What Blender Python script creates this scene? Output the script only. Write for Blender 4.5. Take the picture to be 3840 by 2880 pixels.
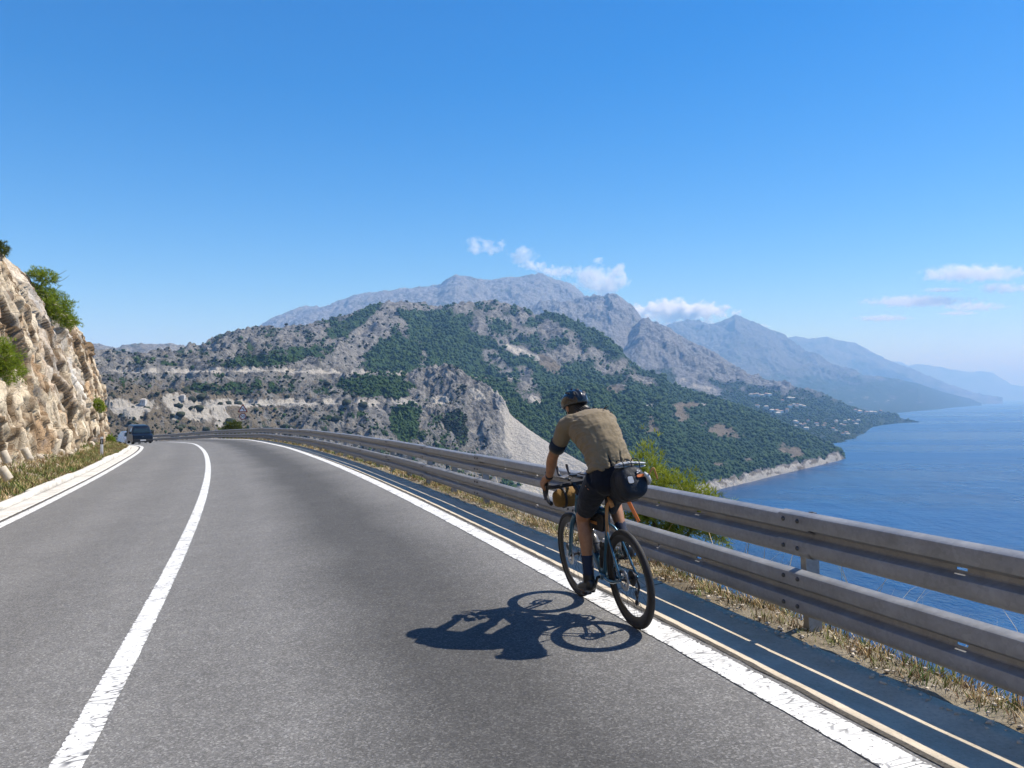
import bpy, bmesh, math
import numpy as np
from mathutils import Vector, Matrix

for _o in list(bpy.data.objects): bpy.data.objects.remove(_o)
SC = bpy.context.scene
COL = SC.collection
PI = math.pi
rad = math.radians

# ------------------------------------------------------------------ camera
CAMZ = 1.6
FPX = 2899.0            # focal length in photograph pixels (3840 wide)
PITCH = math.atan(45.0 / FPX)
cam_d = bpy.data.cameras.new('camera'); cam = bpy.data.objects.new('camera', cam_d); COL.objects.link(cam)
cam_d.sensor_width = 36.0; cam_d.lens = 36.0 * FPX / 3840.0
cam_d.clip_start = 0.05; cam_d.clip_end = 250000.0
cam.location = (0, 0, CAMZ); cam.rotation_euler = (PI / 2 + PITCH, 0, 0)
SC.camera = cam

# ------------------------------------------------------------------ sky, sun, exposure
SUNV = Vector((0.68, 0.27, 1.0)).normalized()          # towards the sun
SUN_EL = math.asin(SUNV.z); SUN_AZ = math.atan2(SUNV.x, SUNV.y)
W = bpy.data.worlds.new('World'); SC.world = W; W.use_nodes = True
wn = W.node_tree.nodes; wl = W.node_tree.links; wn.clear()
sky = wn.new('ShaderNodeTexSky'); sky.sky_type = 'NISHITA'; sky.sun_disc = False
sky.sun_elevation = SUN_EL; sky.sun_rotation = SUN_AZ
sky.altitude = 150; sky.air_density = 1.0; sky.dust_density = 0.25; sky.ozone_density = 3.0
hsv = wn.new('ShaderNodeHueSaturation'); hsv.inputs['Saturation'].default_value = 1.5; hsv.inputs['Value'].default_value = 1.0; hsv.inputs['Hue'].default_value = 0.508
bg = wn.new('ShaderNodeBackground'); bg.inputs['Strength'].default_value = 0.104
wo = wn.new('ShaderNodeOutputWorld')
wl.new(sky.outputs[0], hsv.inputs['Color']); wl.new(hsv.outputs[0], bg.inputs['Color']); wl.new(bg.outputs[0], wo.inputs['Surface'])
sun_d = bpy.data.lights.new('sun', 'SUN'); sun_d.energy = 4.8; sun_d.angle = rad(0.53); sun_d.color = (1.0, 0.96, 0.89)
sun = bpy.data.objects.new('sun', sun_d); COL.objects.link(sun)
sun.rotation_euler = SUNV.to_track_quat('Z', 'Y').to_euler(); sun.location = (0, 0, 60)
SC.view_settings.view_transform = 'Standard'; SC.view_settings.look = 'None'
SC.view_settings.exposure = 0.55; SC.view_settings.gamma = 1.0
SC.render.engine = 'CYCLES'
SC.cycles.use_denoising = True; SC.cycles.use_adaptive_sampling = True; SC.cycles.adaptive_threshold = 0.02
SC.cycles.max_bounces = 8; SC.cycles.diffuse_bounces = 2; SC.cycles.glossy_bounces = 2; SC.cycles.transmission_bounces = 4
SC.cycles.volume_bounces = 6; SC.cycles.transparent_max_bounces = 8
SC.cycles.caustics_reflective = False; SC.cycles.caustics_refractive = False

# ------------------------------------------------------------------ numpy noise
_rng = np.random.RandomState(7)
_P = np.concatenate([_rng.permutation(4096)] * 3)
_V = _rng.rand(4096)
_G = np.stack([np.cos(_V * 2 * PI), np.sin(_V * 2 * PI)], -1)
def _h(ix, iy, seed=0):
    return _P[(_P[(ix + seed * 131) & 4095] + iy) & 4095]
def gnoise(x, y, seed=0):
    x = np.asarray(x, float); y = np.asarray(y, float)
    ix = np.floor(x).astype(np.int64); iy = np.floor(y).astype(np.int64)
    fx = x - ix; fy = y - iy
    u = fx * fx * fx * (fx * (fx * 6 - 15) + 10); v = fy * fy * fy * (fy * (fy * 6 - 15) + 10)
    def d(a, b):
        g = _G[_h(ix + a, iy + b, seed)]
        return g[..., 0] * (fx - a) + g[..., 1] * (fy - b)
    n = (d(0, 0) * (1 - u) + d(1, 0) * u) * (1 - v) + (d(0, 1) * (1 - u) + d(1, 1) * u) * v
    return n * 1.45
def fbm(x, y, octv=4, seed=0, gain=0.5, lac=2.03):
    s = 0.0; a = 1.0; t = 0.0
    for k in range(octv):
        s = s + a * gnoise(x, y, seed + k * 17); t += a; a *= gain; x = x * lac + 13.7; y = y * lac - 7.3
    return s / t
def ridged(x, y, octv=4, seed=0, gain=0.5, lac=2.03):
    s = 0.0; a = 1.0; t = 0.0
    for k in range(octv):
        s = s + a * (1 - 2 * np.abs(gnoise(x, y, seed + k * 17))); t += a; a *= gain; x = x * lac + 5.1; y = y * lac + 9.7
    return s / t
def worley(x, y, seed=0):
    """nearest cell: id hash 0..1 (two of them) and offset to its centre, F1, F2"""
    x = np.asarray(x, float); y = np.asarray(y, float)
    ix = np.floor(x).astype(np.int64); iy = np.floor(y).astype(np.int64)
    f1 = np.full(x.shape, 9.0); f2 = np.full(x.shape, 9.0)
    r1 = np.zeros(x.shape); r2 = np.zeros(x.shape); r3 = np.zeros(x.shape); dx = np.zeros(x.shape); dy = np.zeros(x.shape)
    for a in (-1, 0, 1):
        for b in (-1, 0, 1):
            h = _h(ix + a, iy + b, seed)
            px = ix + a + _V[h]; py = iy + b + _V[(h + 777) & 4095]
            ex = x - px; ey = y - py; d = np.hypot(ex, ey)
            m = d < f1
            f2 = np.where(m, f1, np.minimum(f2, d)); f1 = np.where(m, d, f1)
            r1 = np.where(m, _V[(h + 1501) & 4095], r1); r2 = np.where(m, _V[(h + 2222) & 4095], r2); r3 = np.where(m, _V[(h + 3111) & 4095], r3)
            dx = np.where(m, ex, dx); dy = np.where(m, ey, dy)
    return r1, r2, r3, dx, dy, f1, f2
def sstep(a, b, x):
    t = np.clip((np.asarray(x, float) - a) / (b - a), 0, 1); return t * t * (3 - 2 * t)

# ------------------------------------------------------------------ object helpers
def tag(o, label=None, cat=None, group=None, kind=None):
    if label: o['label'] = label
    if cat: o['category'] = cat
    if group: o['group'] = group
    if kind: o['kind'] = kind
    return o
def link(o, parent=None):
    COL.objects.link(o)
    if parent is not None: o.parent = parent
    return o
def empty(name, loc=(0, 0, 0), rz=0.0, mat=None):
    o = bpy.data.objects.new(name, None); COL.objects.link(o)
    o.empty_display_size = 0.2
    if mat is not None: o.matrix_world = mat
    else: o.location = loc; o.rotation_euler = (0, 0, rz)
    return o
def mesh_np(name, V, Fq, mat, parent=None, smooth=True, cols=None, loc=None):
    """V (n,3), Fq (m,k) with constant k"""
    V = np.ascontiguousarray(V, np.float32); Fq = np.ascontiguousarray(Fq, np.int32)
    me = bpy.data.meshes.new(name); k = Fq.shape[1]
    me.vertices.add(len(V)); me.vertices.foreach_set('co', V.ravel())
    me.loops.add(Fq.size); me.loops.foreach_set('vertex_index', Fq.ravel())
    me.polygons.add(len(Fq)); me.polygons.foreach_set('loop_start', np.arange(0, Fq.size, k, dtype=np.int32))
    try: me.polygons.foreach_set('loop_total', np.full(len(Fq), k, np.int32))
    except Exception: pass
    if smooth: me.polygons.foreach_set('use_smooth', np.ones(len(Fq), bool))
    me.update(calc_edges=True)
    if cols is not None:
        for cn, c in cols.items():
            a = me.color_attributes.new(cn, 'FLOAT_COLOR', 'POINT')
            c4 = np.ones((len(V), 4), np.float32); c4[:, :c.shape[1]] = c
            a.data.foreach_set('color', c4.ravel())
    me.validate()
    if mat is not None: me.materials.append(mat)
    o = bpy.data.objects.new(name, me); link(o, parent)
    if loc is not None: o.location = loc
    return o
def grid_faces(n, m, closed=False):
    i = np.arange(n - 1)[:, None]; j = np.arange(m if closed else m - 1)[None, :]
    j2 = (j + 1) % m
    return np.stack([i * m + j, (i + 1) * m + j, (i + 1) * m + j2, i * m + j2], -1).reshape(-1, 4)
def grid_obj(name, X, mat, parent=None, smooth=True, cols=None, flip=False):
    n, m = X.shape[:2]; f = grid_faces(n, m)
    if flip: f = f[:, ::-1]
    if cols is not None: cols = {k: c.reshape(n * m, -1) for k, c in cols.items()}
    return mesh_np(name, X.reshape(-1, 3), f, mat, parent, smooth, cols)

class MB:
    """collects shapes; build() links them as one mesh"""
    def __init__(s): s.v = []; s.f = []; s.mi = []; s.cur = 0
    def add(s, v, f):
        o = len(s.v); s.v += [tuple(p) for p in v]; s.f += [tuple(i + o for i in q) for q in f]; s.mi += [s.cur] * len(f); return s
    def box(s, c, d, M=None, bev=0.0):
        x, y, z = d[0] / 2, d[1] / 2, d[2] / 2
        if bev > 0:
            b = bev; pts = []
            bm = bmesh.new(); bmesh.ops.create_cube(bm, size=1.0)
            for v in bm.verts: v.co = Vector((v.co.x * d[0], v.co.y * d[1], v.co.z * d[2]))
            bmesh.ops.bevel(bm, geom=bm.edges[:], offset=b, segments=2, profile=0.6, affect='EDGES')
            bm.verts.index_update()
            vs = [v.co.copy() for v in bm.verts]; fs = [[v.index for v in f.verts] for f in bm.faces]; bm.free()
        else:
            vs = [Vector((a * x, b * y, c_ * z)) for a in (-1, 1) for b in (-1, 1) for c_ in (-1, 1)]
            fs = [(0, 1, 3, 2), (4, 6, 7, 5), (0, 4, 5, 1), (2, 3, 7, 6), (0, 2, 6, 4), (1, 5, 7, 3)]
        M = M or Matrix.Identity(3); c = Vector(c)
        return s.add([M @ v + c for v in vs], fs)
    def loft(s, rings, cap=True, closed=True):
        n = len(rings[0]); v = [p for r in rings for p in r]; f = []
        for i in range(len(rings) - 1):
            for j in range(n if closed else n - 1):
                k = (j + 1) % n
                f.append((i * n + j, i * n + k, (i + 1) * n + k, (i + 1) * n + j))
        if cap and closed:
            f.append(tuple(range(n - 1, -1, -1))); b = (len(rings) - 1) * n; f.append(tuple(range(b, b + n)))
        return s.add(v, f)
    def tube(s, pts, r, n=10, sub=0, flat=1.0, up=None, cap=True):
        """r scalar or list; flat scales second axis; sub>0: catmull-rom subdivisions"""
        P = [Vector(p) for p in pts]; R = list(r) if hasattr(r, '__len__') else [r] * len(P)
        Fl = list(flat) if hasattr(flat, '__len__') else [flat] * len(P)
        if sub:
            Q = []; RR = []; FF = []
            for i in range(len(P) - 1):
                p0 = P[max(i - 1, 0)]; p1 = P[i]; p2 = P[i + 1]; p3 = P[min(i + 2, len(P) - 1)]
                for k in range(sub):
                    t = k / sub
                    Q.append(0.5 * ((2 * p1) + (p2 - p0) * t + (2 * p0 - 5 * p1 + 4 * p2 - p3) * t * t + (3 * p1 - p0 - 3 * p2 + p3) * t ** 3))
                    RR.append(R[i] * (1 - t) + R[i + 1] * t); FF.append(Fl[i] * (1 - t) + Fl[i + 1] * t)
            Q.append(P[-1]); RR.append(R[-1]); FF.append(Fl[-1]); P, R, Fl = Q, RR, FF
        rings = []; u = Vector(up) if up is not None else None
        for i, p in enumerate(P):
            t = (P[min(i + 1, len(P) - 1)] - P[max(i - 1, 0)])
            if t.length < 1e-9: t = Vector((0, 0, 1))
            t.normalize()
            if u is None: u = Vector((0, 0, 1)) if abs(t.z) < 0.9 else Vector((1, 0, 0))
            a = u - t * u.dot(t)
            if a.length < 1e-6: a = t.orthogonal()
            a.normalize(); b = t.cross(a)
            if up is None: u = a
            rings.append([p + (a * math.cos(q) + b * math.sin(q) * Fl[i]) * R[i] for q in [2 * PI * k / n for k in range(n)]])
        return s.loft(rings, cap)
    def lathe(s, prof, c, axis, n=24, closed=False):
        """prof: (radius, along) ; axis vector"""
        ax = Vector(axis).normalized(); a = ax.orthogonal().normalized(); b = ax.cross(a); c = Vector(c)
        rings = []
        for k in range(n):
            q = 2 * PI * k / n; d = a * math.cos(q) + b * math.sin(q)
            rings.append([c + d * r + ax * h for r, h in prof])
        m = len(prof); v = [p for r in rings for p in r]; f = []
        for i in range(n):
            i2 = (i + 1) % n
            for j in range(m if closed else m - 1):
                k = (j + 1) % m
                f.append((i * m + j, i * m + k, i2 * m + k, i2 * m + j))
        return s.add(v, f)
    def sphere(s, c, r, n=12, m=8, M=None):
        if not hasattr(r, '__len__'): r = (r, r, r)
        M = M or Matrix.Identity(3); c = Vector(c); v = []; f = []
        for i in range(m + 1):
            th = PI * i / m
            for j in range(n):
                ph = 2 * PI * j / n
                v.append(M @ Vector((r[0] * math.sin(th) * math.cos(ph), r[1] * math.sin(th) * math.sin(ph), r[2] * math.cos(th))) + c)
        for i in range(m):
            for j in range(n):
                k = (j + 1) % n; f.append((i * n + j, i * n + k, (i + 1) * n + k, (i + 1) * n + j))
        return s.add(v, f)
    def build(s, name, mat, parent=None, smooth=True, auto=None):
        me = bpy.data.meshes.new(name); me.from_pydata([tuple(p) for p in s.v], [], s.f); 
        mats = mat if isinstance(mat, (list, tuple)) else [mat]
        for m in mats: me.materials.append(m)
        if len(mats) > 1: me.polygons.foreach_set('material_index', s.mi)
        bm = bmesh.new(); bm.from_mesh(me)
        bmesh.ops.remove_doubles(bm, verts=bm.verts, dist=1e-6)
        bmesh.ops.recalc_face_normals(bm, faces=bm.faces); bm.to_mesh(me); bm.free()
        if smooth:
            me.polygons.foreach_set('use_smooth', [True] * len(me.polygons))
            if auto is not None: me.set_sharp_from_angle(angle=rad(auto))
        me.update()
        o = bpy.data.objects.new(name, me); return link(o, parent)

def copy_tree(o, parent=None):
    c = o.copy(); COL.objects.link(c); c.parent = parent
    for ch in [x for x in bpy.data.objects if x.parent is o]: copy_tree(ch, c)
    return c

# ------------------------------------------------------------------ material helper
class NT:
    def __init__(s, name):
        s.m = bpy.data.materials.new(name); s.m.use_nodes = True; s.t = s.m.node_tree; s.t.nodes.clear()
        s.out = s.t.nodes.new('ShaderNodeOutputMaterial'); s._co = {}
    def n(s, typ, props=None, **inp):
        nd = s.t.nodes.new('ShaderNode' + typ)
        for k, v in (props or {}).items(): setattr(nd, k, v)
        for k, v in inp.items():
            key = k.replace('_', ' ')
            if key not in nd.inputs:
                key = int(k[1:]) if k[0] == 'i' and k[1:].isdigit() else key
            s.set(nd, key, v)
        return nd
    def set(s, nd, key, v):
        sock = nd.inputs[key]
        if isinstance(v, bpy.types.NodeSocket): s.t.links.new(v, sock)
        elif isinstance(v, bpy.types.Node): s.t.links.new(v.outputs[0], sock)
        else: 
            if hasattr(sock.default_value, '__len__') and hasattr(v, '__len__') and len(v) == 3 and len(sock.default_value) == 4: v = (*v, 1)
            sock.default_value = v
    def co(s, kind='Object'):
        if kind not in s._co: s._co[kind] = s.n('TexCoord').outputs[kind]
        return s._co[kind]
    def noise(s, scale, detail=3, rough=0.55, vec=None, dist=0.0, col=False):
        nd = s.n('TexNoise', Vector=vec if vec is not None else s.co(), Scale=scale, Detail=detail, Roughness=rough, Distortion=dist)
        return nd.outputs['Color' if col else 'Fac']
    def voro(s, scale, feature='F1', vec=None, out='Distance', rnd=1.0):
        nd = s.n('TexVoronoi', {'feature': feature}, Vector=vec if vec is not None else s.co(), Scale=scale, Randomness=rnd); return nd.outputs[out]
    def ramp(s, fac, stops, interp='LINEAR'):
        nd = s.n('ValToRGB'); cr = nd.color_ramp; cr.interpolation = interp
        while len(cr.elements) < len(stops): cr.elements.new(0.5)
        for e, (p, c) in zip(cr.elements, stops):
            e.position = p; e.color = (*c, 1) if hasattr(c, '__len__') else (c, c, c, 1)
        s.set(nd, 0, fac); return nd.outputs[0]
    def mix(s, fac, a, b, mode='MIX'):
        nd = s.n('Mix', {'data_type': 'RGBA', 'blend_type': mode}); s.set(nd, 0, fac); s.set(nd, 6, a); s.set(nd, 7, b); return nd.outputs[2]
    def math(s, op, a, b=0.0, c=None):
        nd = s.n('Math', {'operation': op}); s.set(nd, 0, a); s.set(nd, 1, b)
        if c is not None: s.set(nd, 2, c)
        return nd.outputs[0]
    def mapping(s, vec, scale=(1, 1, 1), rot=(0, 0, 0), loc=(0, 0, 0)):
        return s.n('Mapping', Vector=vec, Scale=scale, Rotation=rot, Location=loc).outputs[0]
    def attr(s, name, out='Color'): return s.n('Attribute', {'attribute_name': name}).outputs[out]
    def bump(s, h, strength=0.3, dist=0.01, normal=None):
        nd = s.n('Bump', Height=h, Strength=strength, Distance=dist)
        if normal is not None: s.set(nd, 'Normal', normal)
        return nd.outputs[0]
    def bsdf(s, base, rough=0.7, metal=0.0, normal=None, spec=0.5, **kw):
        b = s.n('BsdfPrincipled'); s.set(b, 'Base Color', base); s.set(b, 'Roughness', rough); s.set(b, 'Metallic', metal)
        s.set(b, 'Specular IOR Level', spec)
        if normal is not None: s.set(b, 'Normal', normal)
        for k, v in kw.items(): s.set(b, k.replace('_', ' '), v)
        s.t.links.new(b.outputs[0], s.out.inputs[0]); return b
def plain(name, col, rough=0.6, metal=0.0, spec=0.5, var=0.12, scale=20, bump=0.0, bscale=80, bdist=0.002, **kw):
    t = NT(name); f = t.noise(scale, 4)
    a = tuple(c * (1 - var) for c in col); b = tuple(min(1, c * (1 + var)) for c in col)
    nrm = t.bump(t.noise(bscale, 3), bump, bdist) if bump else None
    t.bsdf(t.ramp(f, [(0.3, a), (0.7, b)]), rough, metal, nrm, spec, **kw); return t.m
# ================================================================== the road's centre curve (s along, o to the right of the right edge line)
W1, W2, BANK, RO, RH = 3.5653, 3.2237, 0.0559, 0.9598, 0.8284
_KS = np.array([-4, 6, 14, 22, 32, 44, 60, 80, 110.]); _KV = np.array([.0032, .0030, .0027, .0022, .0017, .0021, .0035, .0056, .0078])
_KZ = np.array([-24, -4, 8, 20, 35, 55, 80, 110., 150]); _ZV = np.array([.5236, .0836, -.1713, -.4346, -.8128, -1.4815, -2.6304, -4.3796, -6.9])
RS = np.arange(-20, 150.01, 0.25)
_k = np.interp(RS, _KS, _KV); _hd = np.cumsum(_k) * .25; _i0 = int(np.argmin(abs(RS))); _hd = _hd - _hd[_i0] + .3078
_rx = np.cumsum(-np.sin(_hd)) * .25; _ry = np.cumsum(np.cos(_hd)) * .25
_rx = _rx - _rx[_i0] + 1.675; _ry = _ry - _ry[_i0] + 3.4336
_z = np.interp(RS, _KZ, _ZV); _kr = np.hanning(41); _kr /= _kr.sum(); _rz = np.convolve(np.pad(_z, 20, 'edge'), _kr, 'valid')
def RP(s, o, dz=0.0, bank=True):
    """point on the road: s along, o right of the right edge line"""
    s = np.asarray(s, float); o = np.asarray(o, float)
    h = np.interp(s, RS, _hd); x = np.interp(s, RS, _rx); y = np.interp(s, RS, _ry); z = np.interp(s, RS, _rz)
    zz = z + (BANK * np.minimum(np.maximum(o, -7.0), 0.15) if bank else 0) + dz
    return np.stack(np.broadcast_arrays(x + o * np.cos(h), y + o * np.sin(h), zz), -1)
def RHd(s): return float(np.interp(s, RS, _hd))

def asphalt_mat():
    t = NT('asphalt'); r = t.attr('road'); sp = t.n('SeparateColor'); t.set(sp, 0, r); o = sp.outputs[0]
    fine = t.n('TexVoronoi', Vector=t.co(), Scale=95.0); fc = t.n('SeparateColor'); t.set(fc, 0, fine.outputs['Color'])
    grain = t.noise(210, 2, 0.7); mid = t.noise(7, 4); big = t.noise(0.6, 4)
    c = t.ramp(fc.outputs[0], [(0.0, (.080, .078, .074)), (0.45, (.150, .147, .138)), (0.8, (.225, .219, .206)), (1.0, (.42, .41, .385))])
    c = t.mix(0.45, c, t.ramp(grain, [(0.34, (.06, .06, .058)), (0.66, (.28, .272, .26))]))
    c = t.mix(1.0, c, t.ramp(mid, [(0.3, 0.90), (0.7, 1.08)]), 'MULTIPLY')
    c = t.mix(1.0, c, t.ramp(big, [(0.3, 0.93), (0.7, 1.06)]), 'MULTIPLY')
    # darker strips polished by tyres, edges wandering
    wob = t.math('MULTIPLY_ADD', t.noise(0.35, 4), 0.9, -0.45)
    oo = t.math('ADD', o, wob)
    def band(c0, w, depth):
        d = t.math('ABSOLUTE', t.math('SUBTRACT', oo, c0)); return t.ramp(t.math('DIVIDE', d, w), [(0.25, depth), (1.0, 1.0)])
    for c0, w, dp in ((-1.40, 1.2, 0.46), (-2.95, 0.5, 0.92), (-4.6, 0.6, 0.90), (-6.0, 0.55, 0.92)):
        c = t.mix(1.0, c, band(c0, w, dp), 'MULTIPLY')
    hgt = t.mix(0.5, fc.outputs[0], grain)
    t.bsdf(c, 0.82, 0, t.bump(hgt, 0.55, 0.004), 0.25); return t.m
def paint_mat(name, wear=0.5):
    t = NT(name); co = t.co(); r = t.attr('road'); sp = t.n('SeparateColor'); t.set(sp, 0, r)
    cmb = t.n('CombineXYZ'); t.set(cmb, 0, sp.outputs[0]); t.set(cmb, 1, sp.outputs[1]); uv = cmb.outputs[0]
    # short cracks across the stripe and pinholes where the stones come through
    crack = t.n('TexVoronoi', {'feature': 'DISTANCE_TO_EDGE'}, Vector=t.mapping(uv, (5, 22, 1), (0, 0, 0.18)), Scale=1.0).outputs['Distance']
    ck = t.ramp(crack, [(0.02, 0.0), (0.06, 1.0)])
    ck = t.mix(t.ramp(t.noise(2.5, 3, vec=uv), [(0.42, 0.0), (0.6, 1.0)]), (1, 1, 1), ck)
    edge = t.math('ABSOLUTE', sp.outputs[2])
    chip = t.math('ADD', t.noise(30, 4, 0.7), t.math('MULTIPLY', t.math('POWER', edge, 8.0), -0.10 - 0.08 * wear))
    chips = t.ramp(chip, [(0.33 + .03 * wear, 0.0), (0.38 + .03 * wear, 1.0)])
    keep = t.math('MULTIPLY', ck, chips)
    white = t.ramp(t.noise(9, 4), [(0.3, (.66, .65, .61)), (0.7, (.80, .79, .75))])
    c = t.mix(keep, (.10, .10, .098), white)
    t.bsdf(c, 0.6, 0, t.bump(t.math('ADD', keep, t.math('MULTIPLY', t.noise(60, 3), .35)), 0.5, 0.004), 0.4); return t.m
def concrete_mat(name, a, b, stain=(.30, .26, .20)):
    t = NT(name); n1 = t.noise(3, 5); n2 = t.noise(40, 3)
    c = t.ramp(n1, [(0.3, a), (0.7, b)]); c = t.mix(t.ramp(t.noise(1.3, 5, 0.7), [(0.5, 0.0), (0.75, 0.55)]), c, stain)
    c = t.mix(1.0, c, t.ramp(n2, [(0.3, 0.85), (0.7, 1.06)]), 'MULTIPLY')
    pit = t.ramp(t.noise(90, 2), [(0.28, 0.55), (0.36, 1.0)]); c = t.mix(1.0, c, pit, 'MULTIPLY')
    t.bsdf(c, 0.85, 0, t.bump(n2, 0.4, 0.006), 0.3); return t.m
M_ASPH = asphalt_mat(); M_PAINT = paint_mat('road_paint', .5)
M_CONC = concrete_mat('gutter_concrete', (.47, .40, .30), (.64, .555, .43)); M_KERB = concrete_mat('kerb_concrete', (.55, .52, .46), (.72, .69, .62))

def strip(name, s0, s1, ds, offs, mat, dz=0.0, bank=True, parent=None, zfun=None, attr=True, jit=0.0):
    S = np.arange(s0, s1 + 1e-6, ds); O = np.asarray(offs, float)
    SS, OO = np.meshgrid(S, O, indexing='ij')
    if jit:   # ragged edge
        e = np.zeros_like(OO); e[:, 0] = 1; e[:, -1] = 1
        OO = OO + e * jit * (fbm(SS * 4.0 + OO * 9, OO * 3, 3, 5))
    X = RP(SS, OO, dz, bank)
    if zfun is not None: X[..., 2] += zfun(SS, OO)
    mid = (O[0] + O[-1]) / 2; half = max(abs(O[-1] - O[0]) / 2, 1e-6)
    cols = {'road': np.stack([OO, SS, (OO - mid) / half], -1)} if attr else None
    o = grid_obj(name, X, mat, parent, True, cols, flip=True)
    return o
road = tag(strip('road', -18, 140, .5, np.linspace(-W1 - W2 - .16, .15, 24), M_ASPH), kind='structure')
tag(strip('edge_line', -18, 140, .06, np.linspace(-.10, .10, 5), M_PAINT, .005, jit=.012), kind='structure')
tag(strip('centre_line', -18, 140, .06, np.linspace(-W1 - .085, -W1 + .085, 5), M_PAINT, .005, jit=.012), kind='structure')
tag(strip('edge_line', -18, 140, .1, np.linspace(-W1 - W2 - .10, -W1 - W2 + .10, 5), paint_mat('road_paint_fresh', .1), .005, jit=.006), kind='structure')

# right gutter of cast slabs (3.9 m each with a joint), left gutter and kerb blocks
gut = tag(empty('concrete_gutter'), kind='structure')
def gz(SS, OO): return -.012 - .035 * np.sin(np.clip((OO - .17) / .66, 0, 1) * PI) - .02 * sstep(.17, .8, OO) + .004 * fbm(SS * 2, OO * 6, 3, 3)
_sl = [-16.2, -12.3, -8.4, -4.6, -.75] ; _sl = list(np.arange(-15.95, 112, 3.9))
for i, a in enumerate(_sl):
    b = a + 3.9 - .018
    S = np.linspace(a, b, 34); O = np.array([.165, .17, .25, .35, .45, .55, .65, .74, .84, .845])
    SS, OO = np.meshgrid(S, O, indexing='ij')
    OO[:, -2:] += (.035 * fbm(SS * 2.2, SS * 0 + i, 4, 21))[:, -2:]
    OO[:, :2] += (.012 * fbm(SS * 5, SS * 0 + i, 3, 22))[:, :2]
    X = RP(SS, OO); X[..., 2] += gz(SS, OO); X[:, 0, 2] -= .1; X[:, -1, 2] -= .1
    grid_obj('slab', X, M_CONC, gut, True, None, True)
gutl = tag(empty('concrete_gutter'), kind='structure')
LO = -W1 - W2
for a in np.arange(-15, 112, 4.4):
    S = np.linspace(a, a + 4.385, 16); O = np.array([-.72, -.715, -.6, -.45, -.3, -.2, -.185]) + LO
    SS, OO = np.meshgrid(S, O, indexing='ij'); X = RP(SS, OO)
    X[..., 2] += -.02 * sstep(-.2, -.6, OO - LO) - .006 + .005 * fbm(SS * 2, OO * 5, 3, 31); X[:, 0, 2] -= .1; X[:, -1, 2] -= .1
    grid_obj('slab', X, M_KERB, gutl, True, None, True)
# crumbled asphalt / dirt seams between line and gutter
M_SEAM = plain('seam_dirt', (.07, .062, .05), .95, var=.5, scale=60, bump=.6, bscale=120, bdist=.01)
tag(strip('asphalt_edge', -18, 112, .08, [.135, .15, .175], M_SEAM, .0, jit=.02, zfun=lambda s, o: .004 + .006 * fbm(s * 14, o * 30, 2, 8)), kind='structure')
tag(strip('asphalt_edge', -18, 112, .1, [LO - .20, LO - .17, LO - .145], M_SEAM, .0, jit=.02, zfun=lambda s, o: .004 + .006 * fbm(s * 14, o * 30, 2, 9)), kind='structure')
kerb = tag(empty('kerb'), kind='structure')
_kr_ = np.random.RandomState(3); a = -15.0
while a < 110:
    L = 2.9 + .5 * _kr_.rand(); S = np.linspace(a, a + L - .05, 14)
    prof = np.array([(-.715, -.06), (-.72, .07), (-.735, .105), (-.78, .125), (-.86, .125), (-.915, .10), (-.93, .04), (-.935, -.1)])
    n = len(S); X = np.zeros((n, len(prof), 3)); dzb = .02 * _kr_.randn(); dob = .015 * _kr_.randn()
    endf = np.ones(n); endf[0] = endf[-1] = .8
    for j, (oo, zz) in enumerate(prof):
        w = .018 * fbm(S * 3.1 + 40, S * 0 + j * .8, 4, 41)
        X[:, j] = RP(S, LO + oo + dob + w); X[:, j, 2] += (zz + (dzb + w * .8) * (zz > 0)) * np.where(zz > 0, endf, 1)
    m = len(prof); f = grid_faces(n, m)
    V = X.reshape(-1, 3); caps = np.array([[0, 1, 2, 7], [2, 3, 6, 7], [3, 4, 5, 6]]); e = (n - 1) * m
    f = np.concatenate([f, caps, caps[:, ::-1] + e])
    mesh_np('kerb_block', V, f[:, ::-1], M_KERB, kerb, True); a += L

# ================================================================== guard rail
def galv_mat():
    t = NT('galvanised_steel'); a = t.noise(4, 5, .65); b = t.voro(38, out='Color'); bs = t.n('SeparateColor'); t.set(bs, 0, b)
    c = t.ramp(a, [(0.25, (.20, .205, .213)), (0.5, (.26, .264, .272)), (0.75, (.33, .334, .345))])
    c = t.mix(1.0, c, t.ramp(bs.outputs[0], [(0, .90), (1, 1.07)]), 'MULTIPLY')
    st = t.noise(1.0, 4, .7, vec=t.mapping(t.co(), (6, 6, .8)))
    c = t.mix(t.ramp(st, [(0.62, 0.0), (0.8, .35)]), c, (.22, .20, .18))
    t.bsdf(c, t.ramp(a, [(0.3, .42), (0.7, .60)]), .18, t.bump(a, .15, .01), .5); return t.m
M_GALV = galv_mat(); M_BOLT = plain('bolt_steel', (.10, .10, .10), .5, .7); M_HOLE = plain('slot_dark', (.03, .03, .03), .9)
rail = empty('guard_rail', RP(0, RO, 0, False)); rail.location = (0, 0, 0)
tag(rail, 'galvanised double W-beam crash barrier curving along the seaward road edge', 'guard rail')
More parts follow.
